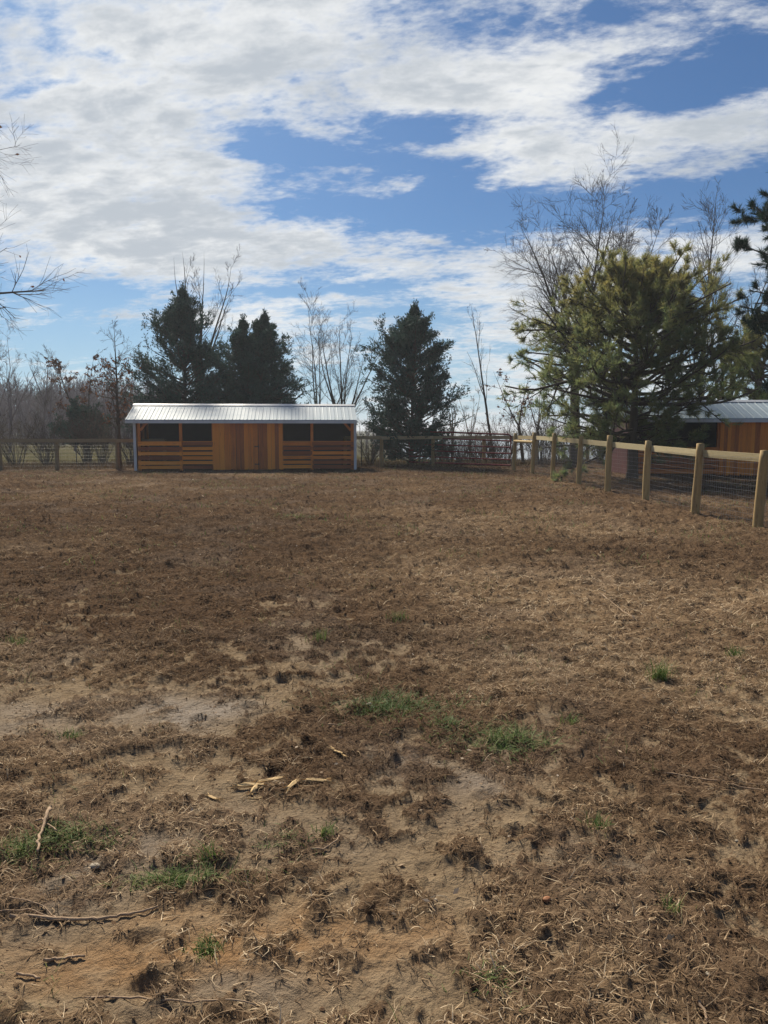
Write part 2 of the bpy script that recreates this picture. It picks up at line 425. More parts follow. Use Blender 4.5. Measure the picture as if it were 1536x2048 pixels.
def hoof_prints(x, y):
    """small trodden dents with a raised lip, at most one in each 0.3 m cell"""
    c = .30; r = 0; ix = np.floor(x / c); iy = np.floor(y / c)
    for a in (-1, 0, 1):
        for b_ in (-1, 0, 1):
            h = hash2(ix + a, iy + b_, 901); h2 = hash2(ix + a, iy + b_, 902)
            px_ = (ix + a + (h & 1023) / 1023.0) * c; py_ = (iy + b_ + ((h >> 10) & 1023) / 1023.0) * c
            on = ((h2 & 255) < 120) * (.5 + ((h2 >> 8) & 255) / 255.0)
            d = np.hypot(x - px_, (y - py_) * .85)
            r = r + on * (-.022 * np.exp(-(d / .05) ** 4) + .012 * np.exp(-((d - .075) / .022) ** 2))
    return r


def height(x, y, fields=None):
    th, dry, och, wet, field, far = fields or ground_fields(x, y)
    r = np.hypot(x, y)
    near = 1 - sstep(r, 22, 48)
    lump = fbm(x, y, 2.3, 3, 51) * .028 + fbm(x, y, 7.5, 3, 55, .6) * .020 + np.abs(fbm(x, y, 17, 2, 58, .6)) * .012
    h = lump * (.38 + .62 * th) * (.95 + 1.0 * far) + .020 * th * near
    k = r < 16
    if np.any(k):
        hp = np.zeros_like(h); hp[k] = hoof_prints(x[k], y[k]); h = h + hp * (1 - sstep(r, 9, 16)) * sstep(fbm(x, y, .7, 2, 77), -.45, .25)
    h = h + fbm(x, y, 30, 2, 61) * .0025 * (1 - .6 * wet)
    return terrain(x, y) + h * near


def polar(rmax_fine=48):
    rr = [0.35]
    while rr[-1] < rmax_fine: rr.append(rr[-1] * 1.0066)
    while rr[-1] < 4000: rr.append(rr[-1] * 1.07)
    rr = np.array(rr)
    fine = np.radians(np.arange(-46, 46.01, .125)); rest = np.radians(np.arange(49, 312, 3.5))
    th = np.concatenate([fine, rest]); return rr, th


rr, th_ = polar()
RR, TT = np.meshgrid(rr, th_, indexing='ij'); X = (RR * np.sin(TT)).ravel(); Y = (RR * np.cos(TT)).ravel()
flds = ground_fields(X, Y); Z = height(X, Y, flds)
nr, nt = len(rr), len(th_); idx = np.arange(nr * nt).reshape(nr, nt)
A_, B_ = idx[:-1], idx[1:]
F4 = np.stack([A_, B_, np.roll(B_, -1, 1), np.roll(A_, -1, 1)], -1).reshape(-1, 4)[:, ::-1]
Vg = np.concatenate([np.stack([X, Y, Z], 1), [[0, 0, 0]]]); c0 = nr * nt
F3 = np.stack([np.full(nt, c0), np.roll(idx[0], -1), idx[0]], 1)
va = {k: np.append(v, 0) for k, v in zip(('thatch', 'dry', 'ochre', 'wet', 'field'), flds[:5])}
mg, N, b, out = material('churned_soil')
co = N.n('ShaderNodeTexCoord').outputs['Object']
fine = N.noise(co, 34, 6, .7); mid = N.noise(co, 7, 6, .65, .3); big = N.noise(co, .9, 5, .6)
clay = N.mix(N.smooth(N.m('ADD', N.attr('ochre'), N.m('MULTIPLY', N.m('SUBTRACT', mid, .5), .9)), .15, .9), c4((.235, .172, .108)), c4((.30, .182, .094)))
clay = N.mix(N.m('MULTIPLY', N.smooth(mid, .38, .66), .55), clay, c4((.33, .255, .168)))
clay = N.mix(N.m('MULTIPLY', N.attr('wet'), .8), clay, c4((.15, .108, .072)))
clay = N.mix(N.smooth(fine, .52, .74, 0, .6), clay, c4((.10, .066, .042)))
soil = N.mix(N.smooth(fine, .3, .7), c4((.052, .032, .020)), c4((.155, .101, .062)))
soil = N.mix(N.m('MULTIPLY', N.attr('dry'), N.smooth(mid, .3, .65)), soil, c4((.26, .182, .11)))
soil = N.mix(N.smooth(big, .45, .7, 0, .35), soil, c4((.15, .097, .06)))
gcol = N.mix(N.smooth(N.m('ADD', N.attr('thatch'), N.m('MULTIPLY', N.m('SUBTRACT', mid, .5), .8)), .3, .7), clay, soil)
fcol = N.mix(N.smooth(N.noise(co, .35, 6, .6), .35, .65), c4((.055, .052, .024)), c4((.100, .088, .045)))
gcol = N.mix(N.attr('field'), gcol, fcol)
N.put(b.inputs['Base Color'], gcol)
N.put(b.inputs['Roughness'], N.m('SUBTRACT', .95, N.m('MULTIPLY', N.m('MULTIPLY', N.attr('wet'), N.m('SUBTRACT', 1.0, N.attr('thatch'))), .33)))
N.put(b.inputs['Specular IOR Level'], N.m('MULTIPLY', N.m('MULTIPLY', N.attr('wet'), N.m('SUBTRACT', 1.0, N.attr('field'))), .3))
N.put(b.inputs['Normal'], N.bump(N.m('ADD', fine, N.m('MULTIPLY', mid, 1.6)), 1.0, .03))
ground = mesh_np('ground', Vg, F4, F3, mg, vattr=va, smooth=True)
tag(ground, 'churned brown paddock soil with bare clay patches and dead grass', 'ground', kind='structure')


def hz_at(x, y): return float(height(np.array([float(x)]), np.array([float(y)]))[0])


# far water behind the gate
ml, N, b, out = material('lake_water')
b.inputs['Base Color'].default_value = (.05, .07, .09, 1); b.inputs['Roughness'].default_value = .12; b.inputs['Specular IOR Level'].default_value = 1.0
lake = mesh_np('lake', [(-10, 215, -6.6), (500, 215, -6.6), (900, 1050, -6.6), (-20, 1050, -6.6)], [(0, 1, 2, 3)], None, ml)
tag(lake, 'pale distant water seen between the trunks behind the pipe gate', 'lake', kind='structure')


# ------------------------------------------------------------------ dead grass
def blades(x, y, z, rng, L, W_, lean, curl, K=4, az=None, turn=.9):
    n = len(x); p = np.stack([x, y, z], 1)
    a = rng.uniform(0, 2 * math.pi, n) if az is None else az
    e = lean; st = L / (K - 1)
    cen = [p]; ds = []
    tw = rng.normal(0, turn, n) / (K - 1)
    for k in range(K - 1):
        d = np.stack([np.cos(e) * np.cos(a), np.cos(e) * np.sin(a), np.sin(e)], 1); ds.append(d)
        p = p + d * st[:, None]; cen.append(p); e = e - curl / (K - 1); a = a + tw
    ds.append(ds[-1]); V = []
    roll = rng.uniform(-.7, .7, n)
    for k in range(K):
        d = ds[k]; s = norm(np.stack([-d[:, 1], d[:, 0], roll * .6], 1)) * (W_ * (1 - .85 * k / (K - 1)))[:, None] * .5
        V += [cen[k] - s, cen[k] + s]
    V = np.stack(V, 1); base = (np.arange(n) * 2 * K)[:, None]
    F = np.concatenate([base + np.array([2 * k, 2 * k + 1, 2 * k + 3, 2 * k + 2]) for k in range(K - 1)], 0)
    return V.reshape(-1, 3), F, np.tile(np.arange(n), K - 1)


def scatter(rng, n, r0, r1, half=42):
    r = np.sqrt(rng.uniform(r0 * r0, r1 * r1, n)); t = np.radians(rng.uniform(-half, half, n))
    return r * np.sin(t), r * np.cos(t)


RIGHT_PX = [(1515, 1058), (1390, 1031), (1291, 1004), (1215, 986), (1157, 971), (1105, 960), (1065, 949), (1028, 942)]
acc = Acc()
# tufts: blades that spring from one root and arch outwards
for (nt_, per, r0, r1, l0, l1, w0, half, K) in ((30000, 8, .9, 6.5, .025, .075, .0042, 52, 5), (30000, 6, 6.0, 15, .05, .13, .0075, 42, 4), (24000, 5, 14.5, 37, .08, .19, .015, 38, 3)):
    x, y = scatter(R_, nt_, r0, r1, half)
    th, dry, och, wet, field, far = ground_fields(x, y)
    clump = sstep(fbm(x, y, 5.5, 3, 81, .6), -.3, .35)
    keep = (R_.uniform(0, 1, nt_) < th ** 1.3 * (.25 + .75 * clump) + .03) & (field < .5)
    x, y, dry, clump = (q[keep] for q in (x, y, dry, clump)); m = len(x); i = np.repeat(np.arange(m), per); M_ = len(i)
    a0 = R_.uniform(0, 2 * math.pi, M_); sc_ = R_.uniform(.6, 1.4, m)[i]
    bx = x[i] + np.cos(a0) * .012 * sc_ * (1 + r0 * .15); by = y[i] + np.sin(a0) * .012 * sc_ * (1 + r0 * .15)
    V, F, own = blades(bx, by, height(bx, by) - .004, R_, R_.uniform(l0, l1, M_) * sc_ * (.7 + .5 * clump[i]), w0 * R_.uniform(.5, 1.3, M_), np.radians(R_.uniform(6, 58 if r0 < 5 else 40, M_)), R_.uniform(.5, 2.0, M_), K, a0 + R_.normal(0, .5, M_), 1.3)
    tb = np.clip(R_.beta(1.6, 2.8, m) + .46 * dry - .13 - .09 * (r0 > 5) - .06 * (r0 > 14) + .20 * fbm(x, y, .6, 4, 120, .7), 0, 1)[i]
    acc.add(V, F, tone=np.clip(tb + R_.normal(0, .12, M_) + np.where(R_.uniform(0, 1, M_) < .06 + .1 * dry[i], .35, 0), 0, 1)[own])
# loose matted straw lying between
for (n, r0, r1, l0, l1, w0, half) in ((110000, .9, 6.5, .025, .075, .0036, 52), (90000, 6.0, 15, .05, .12, .0065, 42), (80000, 14.5, 37, .08, .18, .014, 38)):
    x, y = scatter(R_, n, r0, r1, half)
    th, dry, och, wet, field, far = ground_fields(x, y)
    keep = (R_.uniform(0, 1, n) < th * .9 + .06) & (field < .5)
    x, y, dry = x[keep], y[keep], dry[keep]; m = len(x)
    V, F, own = blades(x, y, height(x, y) + R_.uniform(0, .006, m), R_, R_.uniform(l0, l1, m), w0 * R_.uniform(.5, 1.3, m), np.radians(R_.uniform(-3, 20, m)), R_.uniform(-.3, .8, m), 3, None, 1.2)
    tone = np.clip(R_.beta(1.5, 2.6, m) + .46 * dry - .11 - .09 * (r0 > 5) - .06 * (r0 > 14) + .20 * fbm(x, y, .6, 4, 120, .7), 0, 1)
    acc.add(V, F, tone=tone[own])
tag(acc.build('dead_grass', M_STRAW), 'matted dead brown and straw grass over the paddock soil', 'grass', kind='stuff')

# crumbs and clods of turned soil
ico_v = np.array([(0, 0, 1), (.9, 0, .2), (.25, .85, .25), (-.75, .5, .15), (-.7, -.55, .3), (.3, -.85, .2), (0, 0, -.5)])
ico_f = np.array([(0, 1, 2), (0, 2, 3), (0, 3, 4), (0, 4, 5), (0, 5, 1), (6, 2, 1), (6, 3, 2), (6, 4, 3), (6, 5, 4), (6, 1, 5)])
acc = Acc()
for (n, r0, r1, s0, s1, half) in ((26000, 1.5, 7, .003, .016, 46), (13000, 6.5, 16, .008, .034, 40), (9000, 15, 36, .02, .075, 36)):
    x, y = scatter(R_, n, r0, r1, half); k = (fbm(x, y, 1.6, 3, 66, .6) + R_.normal(0, .3, n) > .0) & (y < back_y(x) - .3); x, y = x[k], y[k]; n = len(x)
    th = ground_fields(x, y)[0]
    sz = s0 + (s1 - s0) * R_.beta(1.1, 4.5, n); rot = R_.uniform(0, 6.3, n)
    v = ico_v[None] * R_.uniform(.65, 1.3, (n, 7, 3)) * sz[:, None, None]
    c_, s_ = np.cos(rot)[:, None], np.sin(rot)[:, None]
    vx = v[:, :, 0] * c_ - v[:, :, 1] * s_; vy = v[:, :, 0] * s_ + v[:, :, 1] * c_
    V = np.stack([vx + x[:, None], vy + y[:, None], v[:, :, 2] * .5 + height(x, y)[:, None]], -1)
    F = (ico_f[None] + (np.arange(n) * 7)[:, None, None]).reshape(-1, 3)
    acc.add(V.reshape(-1, 3), None, F, tone=np.repeat(np.clip(R_.beta(2, 3, n) + .25 * (1 - th), 0, 1), 10))
M_CLOD = mat_tone('soil_crumbs', [(0, (.068, .042, .026)), (.5, (.13, .083, .052)), (1, (.25, .172, .105))], .95, 60, .2, bump=.6, spec=.02)
tag(acc.build('soil_crumbs', M_CLOD), 'crumbs and small clods of turned brown soil', 'soil', kind='stuff')

# short pasture and tall dry grass along and beyond the back fence
acc = Acc()
x = R_.uniform(-34, 22, 60000); y = back_y(x) + np.abs(R_.normal(0, 1, 60000)) * 5 - .3
tall = np.clip(1 - np.abs(y - back_y(x)) / .8, 0, 1) * sstep(fbm(x, y, .5, 3, 95), -.3, .3)
V, F, own = blades(x, y, terrain(x, y), R_, R_.uniform(.1, .28, 60000) * (1 + 1.0 * tall), R_.uniform(.008, .02, 60000), R_.uniform(.5, 1.5, 60000), R_.uniform(.2, 1.2, 60000), 3)
acc.add(V, F, tone=np.clip(R_.beta(2, 2.6, 60000) * .34 + .34 * tall - .04, 0, 1)[own])
tag(acc.build('dry_grass', M_STRAW), 'taller dry grass along the back fence and in the field', 'grass', kind='stuff')

# scattered green grass: low greenish cover near the shed plus small sprigs
acc = Acc()
for (n, r0, r1, l, w, thr) in ((9000, 2, 10, .07, .004, .42), (26000, 10, 36, .12, .014, .30)):
    x, y = scatter(R_, n, r0, r1, 36)
    k = (fbm(x, y, 1.3 if r0 < 5 else .5, 3, 99) > thr) & (y < back_y(x)); x, y = x[k], y[k]; m = len(x)
    V, F, own = blades(x, y, height(x, y), R_, l * R_.uniform(.5, 1.2, m), w * R_.uniform(.6, 1.2, m), R_.uniform(.4, 1.4, m), R_.uniform(.1, 1.2, m), 3)
    acc.add(V, F, tone=R_.uniform(.2, .95, m)[own])
tag(acc.build('sparse_green_grass', M_GREEN), 'thin new green grass between the dead thatch', 'grass', kind='stuff')


# ------------------------------------------------------------------ shed
def shed(name, label, loc, yaw, L, D, eave, rise, over_l, over_r, front):
    """open-front shed in its own axes: x along the front, y to the back"""
    root = empty(name, loc, label, 'shed', None, yaw)
    oh = .28; half = D / 2; sl = rise / half
    ze = eave - sl * oh
    # roof: two ribbed slopes
    a = Acc()
    for s in (0, 1):
        def pt(x, t, lift):           # t 0 at eave, 1 at ridge
            yy = -oh + t * (half + oh); yy = yy if s == 0 else D - yy
            return (x, yy, ze + t * (rise + sl * oh) + lift)
        x0, x1 = -over_l, L + over_r
        V = [pt(x0, 0, 0), pt(x1, 0, 0), pt(x1, 1, 0), pt(x0, 1, 0), pt(x0, 0, .03), pt(x1, 0, .03), pt(x1, 1, .03), pt(x0, 1, .03)]
        a.add(V, [(0, 1, 2, 3), (4, 7, 6, 5), (0, 4, 5, 1), (1, 5, 6, 2), (3, 7, 4, 0)])
        k = x0 + .06
        while k < x1 - .05:
            V = [pt(k - .022, -.003, .028), pt(k + .022, -.003, .028), pt(k + .009, -.003, .050), pt(k - .009, -.003, .050),
                 pt(k - .022, 1, .028), pt(k + .022, 1, .028), pt(k + .009, 1, .050), pt(k - .009, 1, .050)]
            a.add(V, [(0, 1, 2, 3), (0, 3, 7, 4), (1, 5, 6, 2), (3, 2, 6, 7)])
            for q in (.10,):
                V = [pt(k + .145 + dx_, tt, .0305 + (.006 if abs(dx_) < .02 else 0)) for tt in (0, 1) for dx_ in (-.025, -.01, .01, .025)]
                a.add(V, [(0, 1, 5, 4), (1, 2, 6, 5), (2, 3, 7, 6)])
            k += .305
    rf = a.build('roof', M_ROOF, root)
    a = Acc(); zr = ze + rise + sl * oh
    for s in (-1, 1):
        V = [(x_, half + s * d_, zr + .062 - sl * d_ + e_) for x_ in (-over_l - .02, L + over_r + .02) for (d_, e_) in ((0, .02), (.16, .0), (.16, -.012), (0, .0))]
        a.add(V, [(0, 1, 5, 4), (1, 2, 6, 5), (2, 3, 7, 6), (0, 3, 2, 1), (4, 5, 6, 7)])
    a.build('ridge_cap', M_TRIM, rf)
    a = Acc(); a.box(-over_l, L + over_r, -oh - .03, -oh - .002, ze - .12, ze - .004); a.build('fascia', M_TRIM, root)
    # walls
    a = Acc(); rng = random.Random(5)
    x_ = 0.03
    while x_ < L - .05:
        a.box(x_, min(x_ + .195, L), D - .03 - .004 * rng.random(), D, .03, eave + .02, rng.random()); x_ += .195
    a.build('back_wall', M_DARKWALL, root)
    for sx in (0, L - .03):
        a = Acc(); y_ = .05
        while y_ < D - .06:
            top = eave + sl * (half - abs(y_ + .1 - half)) - .10
            a.box(sx, sx + .03, y_, min(y_ + .19, D - .04), .03, top, rng.random()); y_ += .195
        a.build('end_wall', M_REDMETAL if name == 'board_shed' else M_BOARD, root)
    front(root, rf)
    return root


# pixel positions along the front of the first shed, turned to metres
shL = G(270, 942).xy; shYaw = math.radians(6.0); shLen = 9.3


def s_at(px):
    d = px_dir(px, 900); c, s = math.cos(shYaw), math.sin(shYaw)
    # solve shL + t*(c,s) on the ray
    k = d.x / d.y; t = (k * shL[1] - shL[0]) / (c - k * s); return t


shLen = s_at(712)
EAVE = 2.2


def front_main(root, rf):
    X0 = lambda v: s_at(240 + v / 3.072)
    rng = random.Random(3)
    # corner trims and posts
    for (xa, xb) in ((-.02, .09), (shLen - .09, shLen + .02)):
        a = Acc(); a.box(xa, xb, -.035, .01, .0, EAVE - .22); a.build('corner_trim', M_TRIM, root)
    for px in (116, 373, 574, 994, 1180, 1428):
        a = Acc(); c = X0(px); a.box(c - .06, c + .06, .06, .18, 0, EAVE - .06, .45); a.build('post', M_BOARD, root)
    # diagonal corner braces and a header beam
    for (c, s) in ((X0(116) + .06, 1), (X0(1428) - .06, -1)):
        a = Acc(); a.beam((c, .1, EAVE - .52), (c + s * .30, .1, EAVE - .17), .05, .1, .5); a.build('corner_brace', M_BOARD, root)
    a = Acc(); a.box(.02, shLen - .02, .065, .175, EAVE - .13, EAVE - .03, .6); a.build('header_beam', M_SLAT, root)
    tones = [[.18, .85, .12, .95, .15, .25], [.8, .2, .15, .3, .2, .85], [.45, .75, .85, .4, .35, .15], [.75, .85, .3, .4, .8, .85]]
    spans = [(110, 376), (384, 571), (998, 1177), (1184, 1434)]
    zt = 1.18; bh = zt / 6
    for (sa, sb), tn in zip(spans, tones):
        a = Acc(); xa, xb = X0(sa), X0(sb)
        for k in range(6):
            z1 = zt - k * bh - rng.uniform(0, .01) + .02; z0 = z1 - bh + rng.uniform(.042, .060)
            M = Matrix.Translation((xa, 0, z0)) @ Matrix.Rotation(rng.uniform(-.005, .005), 4, 'Y')
            a.box(0 - rng.uniform(0, .02), (xb - xa) + rng.uniform(0, .02), .022, .055, 0, z1 - z0, tn[k], M)
        a.box(xa, xb, .024, .15, zt + .022, zt + .05, .35)
        a.build('slatted_panel', M_SLAT, root)
    # boarded middle: wall, door, wall
    def boards(lst, ztop, y0):
        a = Acc()
        for (pa, pb, t) in lst: a.box(X0(pa) + .003, X0(pb) - .003, y0 + rng.uniform(0, .006), y0 + .04, .03 + rng.uniform(0, .015), ztop, t)
        return a
    boards([(571, 612, .22), (612, 642, .12), (642, 682, .42), (682, 714, .52)], EAVE - .16, -.004).build('board_wall', M_BOARD, root)
    boards([(851, 878, .62), (878, 905, .58), (905, 930, .12), (930, 953, .22), (953, 975, .68), (975, 999, .25)], EAVE - .16, -.004).build('board_wall', M_BOARD, root)
    door = boards([(716, 738, .6), (738, 762, .68), (762, 790, .28), (790, 820, .38), (820, 849, .45)], EAVE - .19, -.012).build('door', M_BOARD, root)
    for py in (345, 452):
        z = 1.7 - (780 + py / 3.072 - 860) * 33 / F_PX
        a = Acc(); xh = X0(850)
        a.box(xh - .13, xh + .012, -.020, -.0125, z - .018, z + .018); a.box(xh - .012, xh + .03, -.022, -.0125, z - .05, z + .05)
        a.box(xh - .16, xh - .13, -.020, -.0125, z - .03, z + .03)
        a.build('strap_hinge', M_IRON, door)
    a = Acc(); a.box(X0(571), X0(999), .045, .3, -.05, .03, .8); a.build('sill_beam', M_SLAT, root)


shed('run_in_shed', 'long stained wood shed with white metal roof, open bays and boarded middle', (shL[0], shL[1], 0), shYaw, shLen, 3.0, EAVE, .56, .27, .03, front_main)

s2 = P(1256, 900, 28.5)


def front_second(root, rf):
    rng = random.Random(8); L2 = 9.5
    a = Acc(); x_ = 3.3
    while x_ < L2 - .1:
        w_ = rng.uniform(.12, .2); a.box(x_ + .003, min(x_ + w_, L2) - .003, 0, .04, .03, 2.0, rng.choice((.1, .2, .3, .35, .45, .6))); x_ += w_
    a.build('board_wall', M_BOARD, root)
    a = Acc()
    for k in range(5): a.box(.05, 3.28, .0, .035, .1 + k * .2, .27 + k * .2, rng.uniform(.3, .8))
    a.build('slatted_panel', M_SLAT, root)
    for px in (.0, 3.22):
        a = Acc(); a.box(px, px + .1, .045, .15, 0, 2.0, .5); a.build('post', M_BOARD, root)
    a = Acc(); a.box(-.03, .07, -.03, -.003, 0, 1.95); a.build('corner_trim', M_REDMETAL, root)


shed('board_shed', 'second wooden shed with pale metal roof behind the spreading pine', (s2.x, s2.y, 0), math.radians(-3.5), 9.5, 3.0, 2.2, .56, .25, .3, front_second)


# ------------------------------------------------------------------ fences and gate
def round_post(root, x, y, h, r, rng, mat, lean=(0, 0), z0=None):
    z = (hz_at(x, y) if z0 is None else z0) - .1
    K = 9; t = np.linspace(0, 1, K)
    pts = np.stack([x + lean[0] * t + .006 * np.sin(t * 5 + rng.random() * 6), y + lean[1] * t, z + (h + .1) * t], 1)[None]
    rad = r * (1.06 - .10 * t) * (1 + rng.uniform(-.03, .03, K)); rad[-1] *= .96
    a = Acc(); a.tubes(pts, rad[None], 12, rng.uniform(.1, .55))
    ring = pts[0, -1]; n0 = a.n - 12
    a.add([ring + np.array((0, 0, .006))], None, None); F = [(n0 + j, n0 + (j + 1) % 12, a.n - 1) for j in range(12)]
    a.F3.append(np.array(F)); a.t3.append(np.full(12, .15))
    return a.build('post', mat, root, smooth=True)


def mesh_span(root, p, q, h, z0, nh, dv, rw, sag, rng):
    """woven wire between two posts"""
    a = Acc(); p = np.array(p); q = np.array(q); L = np.linalg.norm(q - p)
    t = np.linspace(0, 1, 7)
    H = np.stack([np.concatenate([(p[None] * (1 - t[:, None]) + q[None] * t[:, None]), (z0 + (h - z0) * (k / (nh - 1)) ** 1.0 + rng.normal(0, .006, 7))[:, None]], 1) for k in range(nh)])
    a.tubes(H, np.full((nh, 7), rw), 3, .5)
    n = int(L / dv); tv = (np.arange(n) + .5) / n
    b0 = p[None] * (1 - tv[:, None]) + q[None] * tv[:, None]
    Vv = np.stack([np.concatenate([b0 + rng.normal(0, .004, b0.shape), np.full((n, 1), zz)], 1) for zz in (z0, h)], 1)
    a.tubes(Vv, np.full((n, 2), rw * .75), 3, .5)
    return a.build('wire_mesh', M_WIRE, root)


rngF = np.random.default_rng(4)
RP = [G(px, py) for (px, py) in RIGHT_PX]
RH = [1.36, 1.40, 1.42, 1.52, 1.50, 1.57, 1.60, 1.55]
ext = RP[0] + (RP[0] - RP[1]) * 1.0
RP = [ext + (RP[0] - RP[1])] + [ext] + RP; RH = [1.36, 1.36] + RH
o0 = RP[2]
fence = empty('paddock_fence', (o0.x, o0.y, 0), 'new round-post fence with top board and wire mesh running back on the right', 'fence')


def loc_(root, *objs):
    pass


def into(root):
    """parts were made in world space: bring them into the thing's own frame"""
    M = Matrix.Translation(root.location) @ Matrix.Rotation(root.rotation_euler.z, 4, 'Z')
    Mi = M.inverted()
    for c in root.children: 
        c.data.transform(Mi)
        for g in c.children: g.data.transform(Mi)


RAIL = [1.29, 1.29, 1.29, 1.31, 1.34, 1.38, 1.42, 1.46, 1.48, 1.47]   # top of the board at each post
for i, (p, h) in enumerate(zip(RP, RH)):
    round_post(fence, p.x, p.y, h, .082 if i < 7 else .075, rngF, M_POSTWOOD, (rngF.normal(.035 if i in (2, 3) else .02, .012), 0))
dirf = (RP[2] - RP[-1]).normalized(); outw = Vector((-dirf.y, dirf.x, 0)); outw = outw if outw.x > 0 else -outw
for i in range(len(RP) - 1):
    p, q = RP[i] + outw * .085, RP[i + 1] + outw * .085
    a = Acc(); a.beam((p.x, p.y, RAIL[i] - .07), (q.x, q.y, RAIL[i + 1] - .07), .038, .14, rngF.uniform(.1, .6)); a.build('rail', M_RAILWOOD, fence)
    if i < len(RP) - 2:
        m = mesh_span(fence, (p.x - outw.x * .03, p.y - outw.y * .03), (q.x - outw.x * .03, q.y - outw.y * .03), 1.22, .03, 13, .075, .0020, 0, rngF)
# H brace at the gate
p, q = RP[-2], RP[-1]
a = Acc(); t = np.linspace(0, 1, 5)[:, None]
a.tubes((np.array([[p.x, p.y, 1.24]]) * (1 - t) + np.array([[q.x, q.y, 1.24]]) * t)[None], np.full((1, 5), .06), 10, .2); a.build('brace_rail', M_POSTWOOD, fence, True)
into(fence)


def board_fence(label, px_list, rail_top, h, mat_p, mat_r, z_mesh, seed, square=True, rail_from=None):
    rng = np.random.default_rng(seed)
    pts = []
    for px in px_list:
        d = px_dir(px, 900); k = d.x / d.y
        # intersection with the back fence line
        m_ = (FENCE_L1[1] - FENCE_L0[1]) / (FENCE_L1[0] - FENCE_L0[0]); yy = (FENCE_L0[1] - m_ * FENCE_L0[0]) / (1 - m_ * k); pts.append(Vector((k * yy, yy, 0)))
    root = empty('board_fence', (pts[0].x, pts[0].y, 0), label, 'fence')
    for p in pts: round_post(root, p.x, p.y, h + rng.uniform(-.04, .03), .085, rng, mat_p, (rng.normal(0, .02), 0), 0)
    for p, q in zip(pts[:-1], pts[1:]):
        a = Acc(); a.beam((p.x, p.y - .11, rail_top - .075 + rng.normal(0, .01)), (q.x, q.y - .11, rail_top - .075 + rng.normal(0, .01)), .04, .15, rng.uniform(.2, .7)); a.build('rail', mat_r, root)
        mesh_span(root, (p.x, p.y - .088), (q.x, q.y - .088), rail_top - .12, .04, 9, .15, .0015, 0, rng)
    into(root); return root


board_fence('old grey board fence with wire mesh left of the long shed', [-260, -120, 0, 113, 234, 330], 1.32, 1.28, M_OLDWOOD, M_OLDWOOD, True, 6)
board_fence('brown board fence behind the open gate right of the long shed', [690, 763, 866, 968, 1072, 1175, 1234], 1.42, 1.36, M_POSTWOOD, M_RAILWOOD, True, 7)


def pipe_gate():
    A = G(1021, 936); B = G(818, 931)            # hinge end and free end, standing open along the fence
    root = empty('pipe_gate', (A.x, A.y, 0), 'maroon tubular steel farm gate standing open beside the round posts', 'gate')
    d = (B - A); L = d.length; d.normalize(); z0, z1 = .12, 1.50
    def w(t, z): return (A.x + d.x * t, A.y + d.y * t, z + (.05 + .07 * z) * max(t, 0) / L)
    r = .038; cr = .14
    pts = [w(.0, z0), w(.0, z1 - cr)] + [w(cr - cr * math.cos(k), z1 - cr + cr * math.sin(k)) for k in (.4, .8, 1.2)] + [w(cr, z1), w(L - cr, z1)] + \
          [w(L - cr + cr * math.sin(k), z1 - cr + cr * math.cos(k)) for k in (.4, .8, 1.2)] + [w(L, z1 - cr), w(L, z0)]
    a = Acc(); a.tubes(np.array([pts]), np.full((1, len(pts)), r), 8)
    a.tubes(np.array([[w(0, z0), w(L * .5, z0), w(L, z0)]]), np.full((1, 3), r), 8)
    a.build('frame', M_GATE, root, True)
    for k in range(1, 5):
        z = z0 + (z1 - z0) * (k / 5) ** 1.05
        a = Acc(); a.tubes(np.array([[w(0.01, z), w(L * .5, z), w(L - .01, z)]]), np.full((1, 3), r * .85), 8); a.build('bar', M_GATE, root, True)
    for t in (L * .33, L * .66):
        a = Acc(); a.beam(w(t, z0), w(t, z1), .014, .05); a.build('stay', M_GATE, root)
    for z in (.4, 1.25):
        a = Acc(); a.beam(w(-.14, z), w(.0, z), .03, .04); a.build('hinge', M_IRON, root)
    into(root)


pipe_gate()
for (px, py, hh, lab) in ((154, 935, 1.35, 'thin dark steel stake by the fence left of the shed'), (723, 934, 1.35, 'thin dark steel stake just right of the long shed')):
    p = G(px, py); a = Acc(); h2 = hh
    a.box(p.x - .006, p.x + .006, p.y - .025, p.y + .025, -.1, h2); a.box(p.x - .022, p.x + .022, p.y - .028, p.y - .0255, -.1, h2)
    for k in range(12): a.box(p.x - .008, p.x + .008, p.y - .036, p.y - .0285, .2 + k * .09, .23 + k * .09)
    tag(a.build('steel_stake', M_IRON), lab, 'stake')


# ------------------------------------------------------------------ trees
def trunk_line(base, h, lean=(0, 0), K=12, wob=.03, rng=None):
    t = np.linspace(0, 1, K)
    x = base[0] + lean[0] * t + np.cumsum(rng.normal(0, wob, K)) * h * .06; y = base[1] + lean[1] * t + np.cumsum(rng.normal(0, wob, K)) * h * .06
    x += base[0] - x[0]; y += base[1] - y[0]
    return np.stack([x, y, base[2] - .1 + (h + .1) * t], 1)[None]


def leaf_quads(p, d, rng, L, Wd, spread=.6):
    """small pointed leaf faces at p, roughly along d"""
    n = len(p); dd = norm(d + rng.normal(0, spread, (n, 3))); s = norm(np.cross(dd, rng.normal(0, 1, (n, 3))))
    L = L[:, None]; Wd = Wd[:, None]
    V = np.stack([p, p + dd * L * .5 + s * Wd, p + dd * L, p + dd * L * .45 - s * Wd], 1)
    return V.reshape(-1, 3), np.arange(n * 4).reshape(n, 4)


